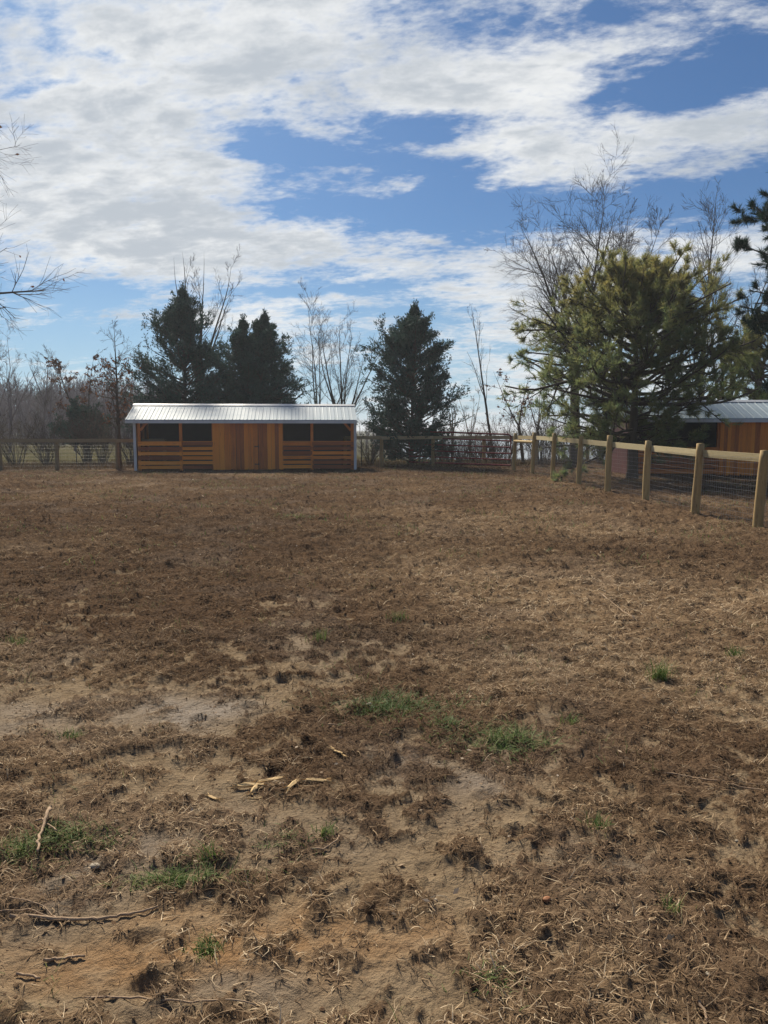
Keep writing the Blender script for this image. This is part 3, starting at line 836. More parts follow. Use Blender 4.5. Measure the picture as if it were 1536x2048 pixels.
def bare_tree(name, label, base, h, seed, r0=.1, leaders=1, split=.3, limbs=16, ang=.7, lr=.5, up=.5, sub=(6, 6), lean=(0, 0), t0=.25, twig=M_TWIG, bark=M_BARK,
              leaf=0, leaf_low=1.0, group=None, cat='tree', rmin=.006, spread=.25, wand=.12, tl=.6):
    rng = np.random.default_rng(seed)
    root = empty(name, base, label, cat, group)
    b = np.array(base, float)
    tr = Acc(); cr = Acc()
    T = trunk_line(b, h if leaders == 1 else h * split, lean if leaders == 1 else (lean[0] * split, lean[1] * split), 12, .03, rng)
    Rt = (r0 * np.linspace(1, .05 if leaders == 1 else .8, 12) ** 1.0)[None]; Rt[0, 0] *= 1.25
    tr.tubes(T, Rt, 8, .5)
    mains, mr = T, Rt
    if leaders > 1:
        top = T[0, -1]; P0 = np.repeat(top[None], leaders, 0)
        a = np.linspace(0, 2 * math.pi, leaders, endpoint=False) + rng.uniform(0, .9); sp = spread * rng.uniform(.5, 1.3, leaders)
        D = norm(np.stack([np.cos(a) * sp + lean[0] / h, np.sin(a) * sp * .7, np.ones(leaders)], 1))
        Ls = (h * (1 - split)) * rng.uniform(.75, 1.02, leaders)
        mains = walk(P0, D, Ls, 12, rng, .3, .05); mr = (r0 * .62 * rng.uniform(.7, 1.05, leaders))[:, None] * np.linspace(1, .03, 12)[None]
        tr.tubes(mains, mr, 6, .5); t0 = min(t0, .12)
    n = max(2, limbs // leaders)
    C, CR = grow(mains, mr, rng, n, t0, 1.0, ang, lr, 8, up, wand, .5, .2, tl, rmin)
    tr.tubes(C, CR, 5, .5)
    C2, CR2 = grow(C, CR, rng, sub[0], .2, .99, ang * .9, .55, 6, up * .7, wand, .6, .3, .5, rmin * .8)
    cr.tubes(C2, CR2, 3, rng.uniform(.2, .8))
    C3, CR3 = grow(C2, CR2, rng, sub[1], .15, .99, .6, .55, 4, up * .5, wand, .7, .5, .4, rmin * .6)
    cr.tubes(C3, np.maximum(CR3, rmin * .45), 3, .5)
    if leaf:
        i = rng.integers(0, len(C3), leaf); p, d, _ = sample(C3, CR3, i, rng.uniform(0, 1, leaf))
        k = p[:, 2] < b[2] + h * leaf_low; p, d = p[k], d[k]; m = len(p); d = d * .3; d[:, 2] -= .6
        V, F = leaf_quads(p, d, rng, rng.uniform(.08, .16, m), rng.uniform(.025, .05, m), .5)
        la = Acc(); la.add(V, F, tone=rng.uniform(0, 1, m)); lo = la.build('dead_leaves', M_DEADLEAF, root)
    tr.build('trunk', bark, root, True); cr.build('crown', twig, root)
    into(root); return root


def cedar(label, base, h, wid, seed, tips=((0, 1.0),), zlow=.03, dens=1.0, power=1.6, mat=M_CEDAR, name='cedar_tree'):
    rng = np.random.default_rng(seed); root = empty(name, base, label, 'tree', None)
    b = np.array(base, float); tr = Acc(); fo = Acc()
    for (off, hf) in tips:
        H = h * hf
        T = trunk_line(b + np.array((off * .25, 0, 0)), H * .95, (off * .75, 0), 14, .02, rng); Rt = (.11 * H / 8 * np.linspace(1, .08, 14))[None]
        tr.tubes(T, Rt, 7, .5)
        n = int(165 * dens); t = rng.uniform(0, 1, n) ** 1.1 * (1 - zlow) + zlow; t = np.clip(t, zlow, .985)
        p, d, r = sample(T, Rt, np.zeros(n, int), t)
        a = rng.uniform(0, 2 * math.pi, n)
        prof = wid / 2 * np.maximum(1 - t ** power, .02) * (.42 + .58 * sstep(1 - t, 0, .24)) * (1 + .22 * np.sin(3 * a + 9 * t) + .16 * np.sin(17 * t + 2 * a + seed)) * np.where(t < .12, .75 + t * 2, 1)
        L = np.maximum(prof * rng.uniform(.7, 1.2, n), .12)
        e = np.radians(rng.uniform(2, 26, n) + 40 * t ** 2)
        D = np.stack([np.cos(e) * np.cos(a), np.cos(e) * np.sin(a), np.sin(e)], 1)
        C = walk(p, D, L / np.cos(e * .7), 7, rng, .25, .06); CR = (.010 + .012 * L)[:, None] * np.linspace(1, .25, 7)[None]
        tr.tubes(C, CR, 4, .6)
        C2, CR2 = grow(C, CR, rng, 7, .25, 1.0, .75, .42, 4, .35, .10, .6, .4, .45, .004)
        tr.tubes(C2, np.minimum(CR2, .012), 3, .6)
        tp = np.repeat(T[:, -1] - np.array((0, 0, .05)), 7, 0); LD = walk(tp, norm(np.stack([rng.normal(0, .16, 7), rng.normal(0, .16, 7), np.ones(7)], 1)), np.linspace(.3, 1, 7) * h * .075, 5, rng, .3, .03)
        tr.tubes(LD, np.full((7, 5), .008) * np.linspace(1, .3, 5)[None], 3, .6)
        for (PP, per, lo) in ((C2, 36, .1), (C, 44, .5), (LD, 26, .0)):
            i = np.repeat(np.arange(len(PP)), per); q, dd, _ = sample(PP, np.ones(PP.shape[:2]), i, rng.uniform(lo, 1, len(i)))
            q = q + rng.normal(0, .055, q.shape); m = len(q); dd[:, 2] += .25
            V, F = leaf_quads(q, dd, rng, rng.uniform(.08, .19, m), rng.uniform(.014, .034, m), .75)
            clump = rng.uniform(0, .75, len(PP))[i]
            fo.add(V, F, tone=np.clip(clump + rng.normal(0, .1, m), 0, .9))
    tr.build('trunk', M_BARK, root, True); fo.build('crown', mat, root)
    into(root); return root


def tuft_needles(p, d, rng, per, L, w, spread=.8):
    n = len(p); i = np.repeat(np.arange(n), per); dd = norm(d[i] + rng.normal(0, spread, (n * per, 3)))
    q = p[i] - d[i] * rng.uniform(0, .14, (n * per, 1)); l = (L * rng.uniform(.7, 1.15, n * per))[:, None]
    s = norm(np.cross(dd, rng.normal(0, 1, dd.shape))) * w
    V = np.stack([q - s, q + s, q + dd * l + s * .3], 1).reshape(-1, 3)
    return V, np.arange(n * per * 3).reshape(-1, 3), i


def pine(label, base, h, wid, seed, mat, zc=.55, nl=70, sub=(7, 5), per=20, nl_len=.19, nw=.009, lean=(0, 0), zlow=.12, shape=1.0, tone_top=.5, cones=0, r0=.22, up=.35, group=None, squash=1.0):
    rng = np.random.default_rng(seed); root = empty('pine_tree', base, label, 'tree', group)
    b = np.array(base, float); tr = Acc(); fo = Acc()
    T = trunk_line(b, h * .86, lean, 14, .05, rng); Rt = (r0 * np.linspace(1, .08, 14))[None]; Rt[0, 0] *= 1.2
    tr.tubes(T, Rt, 9, .6)
    t = np.sort(zlow + (.98 - zlow) * rng.uniform(0, 1, nl) ** .8); p, d, r = sample(T, Rt, np.zeros(nl, int), t)
    a = np.arange(nl) * 2.399 + rng.normal(0, .4, nl)
    e = np.radians(-8 + 52 * t ** 1.7 + rng.normal(0, 9, nl))
    D = np.stack([np.cos(e) * np.cos(a), np.cos(e) * np.sin(a) * squash, np.sin(e)], 1)
    # length to the crown's rounded outline
    De = norm(D + np.array((0, 0, .12))); rad3 = np.array((wid / 2, wid / 2, h * (1 - zc))); rad3 = np.where(p[:, 2:3] - b[2] < h * zc, np.array((wid / 2, wid / 2, h * zc * 1.15)), rad3)
    o_ = (p - (b + np.array((lean[0] * t.mean(), 0, h * zc)))) / rad3; k_ = De / rad3
    A2 = (k_ * k_).sum(1); B2 = (o_ * k_).sum(1); C2_ = (o_ * o_).sum(1) - 1
    L = (-B2 + np.sqrt(np.maximum(B2 * B2 - A2 * C2_, .02))) / A2 * rng.uniform(.68, 1.08, nl) * (1 + .08 * np.sin(3 * a + seed + 5 * t))
    L = np.clip(L, .4, wid * .62) * shape
    if zlow < .2: L = np.where((t < .36) & (np.cos(a) > .1), L * .66, L)      # low limbs over the shed roof are cut back
    C = walk(p, D, L, 10, rng, up * .6, .09); CR = (.018 + .013 * L)[:, None] * np.linspace(1, .3, 10)[None]
    tr.tubes(C, CR, 5, .7)
    C2, CR2 = grow(C, CR, rng, sub[0], .18, 1.0, .8, .36, 6, up, .12, .6, .4, .5, .006); tr.tubes(C2, CR2, 4, .7)
    C3, CR3 = grow(C2, CR2, rng, sub[1], .3, 1.0, .7, .5, 4, up, .1, .7, .5, .35, .004); tr.tubes(C3, np.minimum(CR3, .01), 3, .7)
    tips = np.concatenate([C3[:, -1], C2[:, -1], C[:, -1], C3[:, 2]]); td = np.concatenate([norm(C3[:, -1] - C3[:, -2]), norm(C2[:, -1] - C2[:, -2]), norm(C[:, -1] - C[:, -2]), norm(C3[:, 2] - C3[:, 1])])
    td = norm(td + np.array((0, 0, .25)))
    V, F, i = tuft_needles(tips, td, rng, per, nl_len, nw)
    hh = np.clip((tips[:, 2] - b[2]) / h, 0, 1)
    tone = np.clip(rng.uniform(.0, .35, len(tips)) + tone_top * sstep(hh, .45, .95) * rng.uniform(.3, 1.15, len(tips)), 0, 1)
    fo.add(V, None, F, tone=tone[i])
    if cones:
        k = rng.integers(0, len(C2), cones); q, dd, _ = sample(C2, CR2, k, rng.uniform(.5, 1, cones))
        pc = np.stack([q, q - np.array((0, 0, .05)), q - np.array((0, 0, .11))], 1); ca = Acc(); ca.tubes(pc, np.tile(np.array([.012, .035, .012]), (cones, 1)), 6, .9)
        ca.build('pine_cones', M_BARK, root, True)['kind'] = 'stuff'
    tr.build('trunk', M_BARK, root, True); fo.build('crown', mat, root)
    into(root); return root


def gp(px, Y):
    v = P(px, 900, Y); return (v.x, Y, float(terrain(np.array([v.x]), np.array([Y]))[0]))


def hgt(py, Y, base=0.0): return P(768, py, Y).z - base


# evergreen cedars
cedar('tall pointed dark cedar behind the left end of the long shed', gp(372, 40), hgt(568, 40), 5.6, 21, ((.05, 1.0),), .05, 1.5, 2.4)
cedar('twin-topped dark cedar behind the middle of the long shed', gp(512, 39), hgt(622, 39), 4.5, 22, ((-.55, .96), (.5, 1.0)), .05, 1.25, 2.5)
cedar('cone-shaped dark cedar standing alone right of the long shed', gp(822, 37.5), hgt(606, 37.5), 4.7, 23, ((.15, 1.0),), .03, 1.5, 2.5)
cedar('small round dark evergreen behind the old fence', gp(168, 41), 2.9, 3.2, 24, ((0, 1.0),), .30, .7, 2.6, name='cedar_shrub')

# pines on the right
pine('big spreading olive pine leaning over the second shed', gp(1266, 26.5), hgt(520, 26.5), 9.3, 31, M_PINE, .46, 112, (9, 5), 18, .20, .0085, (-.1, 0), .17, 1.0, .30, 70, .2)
pine('dark green pine at the right frame edge beyond the fence', gp(1640, 21), 9.2, 4.6, 32, M_DARKPINE, .68, 60, (9, 5), 18, .2, .009, (-.2, 0), .42, 1.0, .15, 0, .2)
pine('yellow-green pine with bare lower trunk behind the second shed', gp(1530, 35), hgt(625, 35), 6.0, 33, M_YELPINE, .62, 50, (8, 5), 18, .22, .010, (0, 0), .40, 1.0, .4, 0, .18)

# bare trees
bare_tree('bare_tree', 'tallest bare grey tree with arching fine branches behind the spreading pine', gp(1150, 36), hgt(405, 36), 41, .25, 5, .32, 110, .85, .50, .12, (9, 8), (-.2, 0), .05, spread=.17, rmin=.0075, tl=.5, wand=.045)
bare_tree('bare_tree', 'bare tree leaning right above the top of the spreading pine', gp(1200, 39), hgt(345, 39), 42, .16, 2, .42, 34, .6, .36, .3, (9, 7), (2.2, 0), .1, spread=.14, rmin=.009, wand=.07)
bare_tree('bare_tree', 'slim bare tree rising between the two right-hand pines', gp(1392, 44), hgt(392, 44), 43, .17, 1, .3, 64, .75, .28, .5, (6, 6), (.5, 0), .2, rmin=.009)
bare_tree('bare_tree', 'bare tree with forked leaning stems beside the dark pine', gp(1440, 46), hgt(440, 46), 44, .2, 3, .35, 24, .6, .34, .4, (6, 5), (1.6, 0), .2, spread=.3, rmin=.009)
bare_tree('bare_tree', 'pale stout trunk standing behind the second shed roof', gp(1500, 40), 9.0, 45, .24, 2, .4, 20, .7, .4, .4, (6, 5), (.5, 0), .2, spread=.3, rmin=.008)
bare_tree('bare_tree', 'pair of crooked bare stems behind the roof under the olive pine', gp(1440, 38), 7.6, 46, .22, 3, .3, 18, .7, .4, .4, (6, 5), (.3, 0), .2, spread=.4, rmin=.008)
bare_tree('bare_tree', 'thin-topped bare tree rising behind the tall pointed cedar', gp(400, 47), hgt(500, 47), 47, .17, 6, .36, 36, .6, .36, .3, (7, 6), (.2, 0), .15, spread=.34, rmin=.009, wand=.07)
bare_tree('bare_tree', 'tall narrow bare tree just right of the twin-topped cedar', gp(640, 41), hgt(592, 41), 48, .10, 3, .22, 42, .72, .40, .30, (6, 6), (-.5, 0), .1, spread=.16, rmin=.0075, wand=.05)
bare_tree('bare_tree', 'rounded bare tree between the twin cedar and the lone cedar', gp(683, 40), hgt(628, 40), 49, .11, 7, .2, 60, .62, .42, .25, (6, 6), (.3, 0), .1, spread=.42, rmin=.008, wand=.04)
bare_tree('bare_sapling', 'slender leaning bare sapling behind the pipe gate', gp(990, 40), hgt(610, 40), 50, .085, 1, .3, 11, .45, .34, .35, (3, 3), (-1.35, 0), .35, rmin=.008)
bare_tree('oak_sapling', 'straight young oak with few brown leaves left of the long shed', gp(238, 34.3), hgt(655, 34.3), 51, .11, 1, .3, 36, .95, .30, .35, (6, 5), (.0, 0), .28, leaf=900, leaf_low=.8, rmin=.007)
bare_tree('oak_sapling', 'small oak with brown leaves behind the gate post', gp(1048, 39), 5.4, 52, .09, 2, .35, 20, .9, .4, .2, (5, 5), (-.8, 0), .2, leaf=260, spread=.5, rmin=.008)
bare_tree('oak_sapling', 'crooked small oak full of russet leaves behind the old fence', gp(180, 43), hgt(705, 43), 53, .12, 2, .3, 22, .85, .36, .3, (6, 5), (-.6, 0), .15, leaf=1300, spread=.4, rmin=.008)

# tree whose trunk stands outside the frame on the left, branches reaching in
bare_tree('bare_tree', 'large bare tree reaching its drooping boughs in from the left edge', gp(-262, 21), 10.6, 54, .26, 1, .3, 84, 1.05, .50, .02, (10, 8), (.1, 0), .26, leaf=160, rmin=.006, tl=.45, wand=.09)

rngT = np.random.default_rng(77)
FAR = [(-60, 66, 690), (-15, 72, 655), (20, 60, 700), (52, 78, 730), (84, 64, 712), (112, 70, 690), (128, 88, 735), (150, 62, 720), (212, 66, 728), (256, 74, 735), (282, 62, 742)]
LOOK = ['straight grey', 'slanting brown', 'forked grey', 'thin pale', 'bushy-topped brown', 'tall pale-trunked', 'low dark', 'twin-stemmed', 'broad brown', 'short dark-stemmed', 'narrow grey']
WHERE = ['at the far left edge', 'behind the first fence post on the left', 'beyond the leftmost fence span', 'in the field left of the second old fence post', 'just left of the second old fence post', 'straight behind the second old fence post',
         'a little right of the second old fence post', 'behind the small round evergreen', 'right of the small round evergreen', 'between the young oak and the pointed cedar', 'beside the flank of the pointed cedar']
for k, (px, Yd, py) in enumerate(FAR):
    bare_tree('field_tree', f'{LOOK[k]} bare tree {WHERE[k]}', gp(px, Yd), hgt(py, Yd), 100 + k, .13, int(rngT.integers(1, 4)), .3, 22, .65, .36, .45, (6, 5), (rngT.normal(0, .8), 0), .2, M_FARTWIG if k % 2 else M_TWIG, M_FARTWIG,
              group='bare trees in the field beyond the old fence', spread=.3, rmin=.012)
for k, (px, Yd, py, lab) in enumerate([(905, 62, 782, 'small bare tree against white cloud right of the lone cedar'), (940, 68, 772, 'small bare tree in the gap left of the leaning sapling'), (1075, 60, 740, 'twiggy far tree between the gate posts and the tallest tree')]):
    bare_tree('field_tree', lab, gp(px, Yd), hgt(py, Yd, gp(px, Yd)[2]), 130 + k, .13, 3, .35, 20, .65, .36, .4, (6, 5), (0, 0), .2, M_PALETWIG, M_PALETWIG, spread=.3, rmin=.012)


def shrub(label, base, h, wid, seed, stems=14, mat=M_TWIG, leaf=0, group=None):
    rng = np.random.default_rng(seed); root = empty('bare_shrub', base, label, 'shrub', group); b = np.array(base, float)
    a = rng.uniform(0, 2 * math.pi, stems); sp = rng.uniform(.1, .8, stems) * wid / h
    P0 = b[None] + np.stack([np.cos(a), np.sin(a), a * 0], 1) * rng.uniform(0, .35, (stems, 1)) * wid * .4; P0[:, 2] -= .05
    D = norm(np.stack([np.cos(a) * sp, np.sin(a) * sp, np.ones(stems)], 1))
    C = walk(P0, D, h * rng.uniform(.55, 1.05, stems), 9, rng, .1, .10); CR = (rng.uniform(.012, .03, stems))[:, None] * np.linspace(1, .25, 9)[None]
    tr = Acc(); tr.tubes(C, CR, 5, .5); cr = Acc()
    C2, R2 = grow(C, CR, rng, 9, .2, 1, .7, .42, 6, .3, .14, .55, .3, .4, .006); cr.tubes(C2, R2, 3, .5)
    C3, R3 = grow(C2, R2, rng, 6, .2, 1, .7, .5, 4, .2, .14, .6, .5, .4, .005); cr.tubes(C3, R3, 3, .4)
    tr.build('stem', M_BARK, root, True); cr.build('twigs', mat, root)
    if leaf:
        i = rng.integers(0, len(C3), leaf); p, d, _ = sample(C3, R3, i, rng.uniform(0, 1, leaf)); V, F = leaf_quads(p, d, rng, rng.uniform(.06, .12, leaf), rng.uniform(.02, .04, leaf), .8)
        la = Acc(); la.add(V, F, tone=rng.uniform(0, 1, leaf)); la.build('dead_leaves', M_DEADLEAF, root)
    into(root)


SHR = [(30, 36.5, 3.0, 2.0, 'many-stemmed bare shrub between the two leftmost fence posts', M_PALETWIG), (92, 37, 2.6, 1.8, 'low tangled shrub left of the second old fence post', M_TWIG), (175, 37.5, 3.2, 1.5, 'dark-stemmed thicket under the small round evergreen', M_TWIG),
       (205, 38, 2.6, 1.6, 'leaning thin stems between the evergreen and the young oak', M_PALETWIG), (262, 37, 2.4, 1.2, 'low brush touching the left end of the long shed', M_TWIG), (-40, 37, 3.0, 2, 'brush at the left frame edge behind the fence', M_TWIG),
       (740, 38, 1.7, 1.2, 'low brush between the shed corner and the lone cedar', M_PALETWIG), (905, 38.5, 2.0, 2.2, 'brush behind the free end of the pipe gate', M_TWIG), (955, 38, 2.0, 2.2, 'brush behind the middle of the pipe gate', M_TWIG),
       (1010, 38, 2.6, 2.2, 'thicket behind the hinged end of the pipe gate', M_TWIG), (1085, 38.5, 2.9, 2.2, 'thicket between the brace posts and the tallest tree', M_TWIG), (1120, 39, 3.0, 2.0, 'wiry brush just left of the tallest tree trunk', M_TWIG),
       (880, 39.5, 1.5, 2.4, 'low thicket at the foot of the lone cedar', M_TWIG), (930, 40.5, 1.7, 2.6, 'matted low brush seen through the left half of the pipe gate', M_TWIG), (985, 40.5, 1.6, 2.6, 'matted low brush seen through the right half of the pipe gate', M_TWIG), (1150, 40, 1.5, 2.2, 'low brush round the foot of the tallest tree', M_TWIG),
       (1206, 38.5, 1.6, 1.4, 'small vine-covered brush by the second shed wall', M_TWIG), (1225, 33, 2.4, .7, 'thin upright stems against the red end wall', M_TWIG)]
for k, (px, Yd, h, w_, lab, mt) in enumerate(SHR):
    shrub(lab, gp(px, Yd), h, w_, 200 + k, 22, mt, 60 if k in (7, 9, 10, 12) else 0, 'brush along the back fence')


# the far wood on the left, one mass
def far_wood():
    rng = np.random.default_rng(9); n = 1640
    x = np.concatenate([rng.uniform(-95, -28, 1500), rng.uniform(-15, 60, 140)]); y = np.where(x < -27, rng.uniform(92, 130, n), rng.uniform(150, 200, n)); h = np.where(x < -27, rng.uniform(5.0, 8.5, n), rng.uniform(4, 8, n))
    z = terrain(x, y) - .2
    P0 = np.stack([x, y, z], 1); D = norm(np.stack([rng.normal(0, .08, n), rng.normal(0, .08, n), np.ones(n)], 1))
    C = walk(P0, D, h, 6, rng, .2, .04); CR = np.full((n, 1), .10) * np.linspace(1, .2, 6)[None]
    a = Acc(); a.tubes(C, CR, 3, rng.uniform(0, 1))
    C2, R2 = grow(C, CR, rng, 12, .15, 1, .6, .36, 4, .5, .1, .5, .4, .5, .03); a.tubes(C2, R2, 3, .3)
    C3, R3 = grow(C2, R2, rng, 3, .3, 1, .6, .6, 3, .4, .1, .7, .6, .3, .025); a.tubes(C3, R3, 3, .2)
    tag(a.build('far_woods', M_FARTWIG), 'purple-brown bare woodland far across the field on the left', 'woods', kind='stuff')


far_wood()
cedar('round dark evergreen rising out of the far wood', gp(95, 112), hgt(778, 112), 6.5, 61, ((0, 1.0),), .05, .8, 3, name='cedar_tree')


# ------------------------------------------------------------------ things on the ground
def stick(label, pix, r0, r1, seed, name='stick', mat=M_STICK, lift=.009, forks=()):
    rng = np.random.default_rng(seed)
    def path(pts, ra, rb):
        w = [G(*p) for p in pts]; t = np.linspace(0, len(w) - 1, 6 * (len(w) - 1) + 1); o = []
        for q in t:
            k = min(int(q), len(w) - 2); f = q - k; v = w[k].lerp(w[k + 1], f); o.append((v.x + rng.normal(0, .003), v.y + rng.normal(0, .003)))
        o = np.array(o); z = height(o[:, 0], o[:, 1]); z = np.convolve(np.pad(z, 2, 'edge'), np.ones(5) / 5, 'valid') + lift
        R = .58 * np.linspace(ra, rb, len(o)) * (1 + rng.uniform(-.15, .15, len(o)))
        return np.concatenate([o, z[:, None]], 1)[None], R[None]
    a = Acc()
    Pn, R = path(pix, r0, r1); a.tubes(Pn, R, 7, .4, True)
    for f in forks:
        P2, R2 = path(f, r1 * .9, r1 * .55); a.tubes(P2, R2, 6, .4, True)
    o = a.build(name, mat, None, True); return tag(o, label, 'stick')


stick('long forked grey branch lying at the lower left edge', [(20, 1842), (110, 1845), (200, 1842), (260, 1832), (315, 1818)], .013, .006, 1, forks=[[(120, 1846), (90, 1828), (20, 1816)], [(112, 1846), (60, 1832), (-40, 1838)]])
stick('thick pale stick propped across another over green grass', [(102, 1640), (92, 1670), (80, 1700), (76, 1732)], .014, .008, 2, lift=.04)
stick('short pale stick crossing under the thicker one', [(72, 1654), (92, 1668), (115, 1688)], .008, .006, 3, lift=.02)
stick('long thin twig across the bottom of the clay patch', [(172, 2003), (260, 2006), (380, 2018), (510, 2026)], .007, .004, 4)
stick('long straight dry stalk lying toward the right edge', [(1330, 1556), (1400, 1566), (1470, 1580), (1560, 1598)], .008, .004, 5, forks=[[(1400, 1566), (1450, 1568), (1540, 1580)]])
stick('curved brown twig beside the small grass sprig', [(622, 1706), (650, 1702), (672, 1690), (678, 1676)], .007, .004, 6)
stick('pale broken reed at lower left corner', [(88, 1925), (130, 1922), (170, 1917)], .009, .007, 7)
stick('short pale reed near the bottom left edge', [(38, 1948), (78, 1960)], .008, .006, 8)
stick('bleached stub of wood at the bottom right', [(1400, 2015), (1420, 2052)], .008, .006, 9)
stick('pale twig pointing to the dark green mat', [(657, 1466), (680, 1456), (702, 1444)], .007, .004, 10)
stick('thin diagonal twig in the straw on the right', [(1200, 1190), (1240, 1218), (1275, 1246)], .010, .006, 11)
stick('small white splinter on bare wet soil', [(880, 1612), (895, 1608), (910, 1611)], .007, .005, 12)


def chunk(label, px, py, L, r, rz, seed, tilt=0.0):
    rng = np.random.default_rng(seed); g = G(px, py); z = hz_at(g.x, g.y) + r * .75
    K = 4; S = 5; r = r * .68; L = L * .8; t = np.linspace(-.5, .5, K)
    pts = np.stack([t * L, 0 * t, t * L * tilt + 0 * t], 1)[None]
    R = r * (1 - .25 * np.abs(t * 2) ** 3) * (1 + rng.uniform(-.12, .12, K))
    a = Acc(); a.tubes(pts, R[None], S, .3, True)
    V = a.V[0]; V += rng.normal(0, r * .13, V.shape); V[:, 2] *= .7
    # splintered ends
    for e in (-1, 1):
        for q in range(9):
            b0 = np.array((e * L * .46, rng.normal(0, r * .5), rng.normal(0, r * .3))); e0 = b0 + np.array((e * rng.uniform(.01, .05), rng.normal(0, .010), rng.normal(0, .006)))
            a.tubes(np.array([[b0, e0]]), np.array([[r * .28, .001]]), 4, rng.uniform(0, .5))
    o = a.build('wood_chunk', M_CHUNK, None, False); o.location = (g.x, g.y, z); o.rotation_euler = (0, 0, rz)
    return tag(o, label, 'wood', 'broken wood pieces on the clay')


chunk('longest broken wood piece with a dark knot at one end', 500, 1578, .16, .020, .1, 1)
chunk('stubby upright-looking wood piece against the longest one', 508, 1586, .07, .017, 1.3, 2, .5)
chunk('rough wood piece bridging between the longest and the splintered one', 540, 1571, .15, .015, .25, 3, .1)
chunk('splintered pale wood piece with torn fibres', 585, 1580, .10, .017, 1.0, 4, .2)
chunk('smooth pale split wood block lying apart on the right', 634, 1570, .13, .020, -.1, 5)
chunk('flat wood chip in front of the longest piece', 518, 1598, .10, .009, .2, 6)
chunk('thin wood splinter above the pale split block', 676, 1518, .10, .010, -.9, 7, .2)
chunk('small wood chip left of the longest piece', 425, 1597, .07, .010, -.6, 8)


def grass_tuft(label, px, py, rad, n, L, seed, upright=.6, dark=.0, ry=None):
    rng = np.random.default_rng(seed); g = G(px, py); ry = ry or rad; n = int(n * .7); L = L * .75
    x = g.x + rng.normal(0, rad * .8, n) * rng.uniform(.2, 1.2, n); y = g.y + rng.normal(0, ry * .75, n) * rng.uniform(.2, 1.2, n)
    z = height(x, y) - .005
    e = np.radians(rng.uniform(15 + 40 * upright, 50 + 38 * upright, n))
    V, F, own = blades(x, y, z, rng, L * rng.uniform(.5, 1.15, n), rng.uniform(.003, .0055, n) * (1 + g.y * .05), e, rng.uniform(.1, 1.3, n), 4)
    a = Acc(); a.add(V, F, tone=np.clip(rng.beta(1.6, 2.2, n) - dark + np.where(rng.uniform(0, 1, n) < .1, .4, 0), 0, 1)[own])
    return tag(a.build('grass_tuft', M_GREEN), label, 'grass', 'green grass tufts on the mud')


grass_tuft('upright bright green tuft in the straw on the right', 1320, 1362, .07, 220, .20, 1, 1.0, .1)
grass_tuft('smaller dark green tuft near the right edge', 1467, 1322, .05, 110, .15, 2, 1.0, .2)
grass_tuft('broad bright green mat right of the centre', 1010, 1490, .22, 1100, .13, 3, .15, .05, .17)
grass_tuft('dark green mat of cut grass at the centre', 790, 1420, .30, 1300, .13, 4, .1, .35, .2)
grass_tuft('small dark clump between the two green mats', 900, 1462, .12, 260, .09, 5, .1, .4)
grass_tuft('green tuft under the crossed sticks', 130, 1690, .19, 620, .10, 6, .3, -.05, .10)
grass_tuft('green tuft at the left edge below the crossed sticks', 45, 1710, .10, 300, .10, 7, .3, -.05, .09)
grass_tuft('elongated green tuft right of the crossed sticks', 350, 1768, .17, 560, .10, 8, .3, -.08, .05)
grass_tuft('thin grey-green sprigs above the elongated tuft', 420, 1735, .06, 90, .11, 9, .6, -.1)
grass_tuft('small round tuft on the orange clay', 415, 1900, .045, 170, .07, 10, .6, .05)
grass_tuft('leaning green sprig right of centre front', 1195, 1660, .05, 120, .09, 11, .5, .1)
grass_tuft('small sprig by the curved brown twig', 652, 1668, .04, 110, .08, 12, .7, .05)
grass_tuft('faint green patch left of the curved twig', 575, 1690, .12, 200, .06, 13, .2, .1)
grass_tuft('tiny upright sprig beyond the dark green mat', 640, 1288, .06, 80, .16, 14, 1.0, .1)
grass_tuft('low green sprig in the straw above centre', 795, 1245, .08, 90, .13, 15, .8, .05)
grass_tuft('green sprig low at the left edge', 32, 1298, .07, 110, .14, 16, .8, .05)
grass_tuft('green sprig in the brown thatch right of the bright mat', 1143, 1445, .05, 90, .10, 17, .7, .1)
grass_tuft('thin yellow-green sprig near the lower right', 1340, 1830, .035, 70, .09, 18, .7, -.1)
grass_tuft('flattened grey-green tuft at the bottom centre', 985, 1975, .07, 170, .06, 19, .2, .1)
grass_tuft('green wisp in the thatch left of the bare wet patch', 145, 1475, .06, 110, .09, 20, .6, .1)
grass_tuft('patch of new green grass far out in the middle', 590, 1040, .45, 500, .12, 21, .4, -.05, .4)


def pebble(label, px, py, s, seed, mat, name='stone'):
    rng = np.random.default_rng(seed); s = s * .75; g = G(px, py); u, v = np.meshgrid(np.linspace(0, math.pi, 8), np.linspace(0, 2 * math.pi, 12, endpoint=False), indexing='ij')
    Pn = np.stack([np.sin(u) * np.cos(v) * s * 1.3, np.sin(u) * np.sin(v) * s, np.cos(u) * s * .6], -1) * (1 + rng.uniform(-.1, .1, u.shape + (1,)))
    i = np.arange(96).reshape(8, 12); F = np.stack([i[:-1], i[1:], np.roll(i[1:], -1, 1), np.roll(i[:-1], -1, 1)], -1).reshape(-1, 4)
    a = Acc(); a.add(Pn.reshape(-1, 3), F, tone=.4); o = a.build(name, mat, None, True); o.location = (g.x, g.y, hz_at(g.x, g.y) + s * .2); o.rotation_euler = (0, 0, rng.uniform(0, 6))
    return tag(o, label, 'stone')


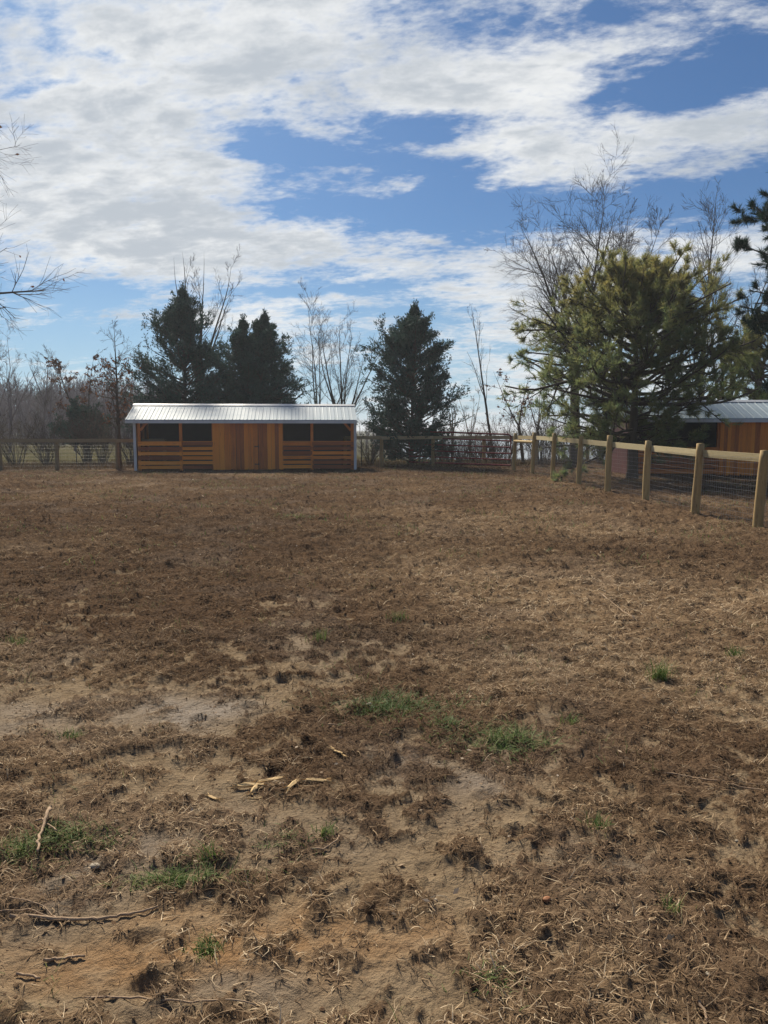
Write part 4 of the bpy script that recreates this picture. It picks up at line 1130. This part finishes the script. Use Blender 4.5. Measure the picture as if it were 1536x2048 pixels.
M_STONE = simple('pale_stone', (.45, .38, .28), .8, 0, 20, .2)
M_ORANGE = simple('orange_stone', (.36, .15, .06), .8, 0, 20, .2)
pebble('rusty orange stone at the lower right of centre', 1093, 1810, .017, 1, M_ORANGE)
pebble('pale pebble on the bare strip below centre', 870, 1805, .009, 2, M_STONE)
pebble('round pale pebble near the right edge', 1474, 1688, .010, 3, M_STONE)
pebble('knobbly white-topped clod left of the elongated tuft', 190, 1735, .022, 4, M_STONE)
pebble('small pale stone by the bottom right stub', 1416, 1960, .010, 5, M_STONE)
pebble('grey stone at the edge of the centre green mat', 738, 1418, .018, 6, M_STONE)

# fallen leaves, chips and straw bits too many to count
acc = Acc()
for (n, r0, r1, l) in ((420, 2, 7, .026), (600, 7, 16, .04), (700, 16, 34, .075)):
    x, y = scatter(R_, n, r0, r1, 40); p = np.stack([x, y, height(x, y) + .012], 1)
    d = R_.normal(0, 1, (n, 3)); d[:, 2] *= .3
    V, F = leaf_quads(p, norm(d), R_, l * R_.uniform(.5, 1.5, n), l * R_.uniform(.12, .4, n), .1)
    acc.add(V, F, tone=R_.beta(2, 2, n))
M_LITTER = mat_tone('pale_litter', [(0, (.2, .12, .07)), (.5, (.38, .28, .18)), (1, (.62, .54, .44))], .8, 3, .2, transl=.2)
tag(acc.build('leaf_litter', M_LITTER), 'pale fallen leaves and chips scattered over the soil', 'litter', kind='stuff')


# ------------------------------------------------------------------ air
mh = bpy.data.materials.new('thin_air'); mh.use_nodes = True; mh.node_tree.nodes.clear(); N = NT(mh.node_tree)
out = N.n('ShaderNodeOutputMaterial'); vol = N.n('ShaderNodeVolumePrincipled'); mh.node_tree.links.new(vol.outputs[0], out.inputs['Volume'])
vol.inputs['Color'].default_value = (.86, .92, 1, 1); vol.inputs['Density'].default_value = .0008; vol.inputs['Anisotropy'].default_value = .2
a = Acc(); a.box(-4200, 4200, -4200, 4200, -10, 18)
hz_o = a.build('haze', mh); tag(hz_o, 'thin bluish air over the paddock and field', 'haze', kind='stuff')
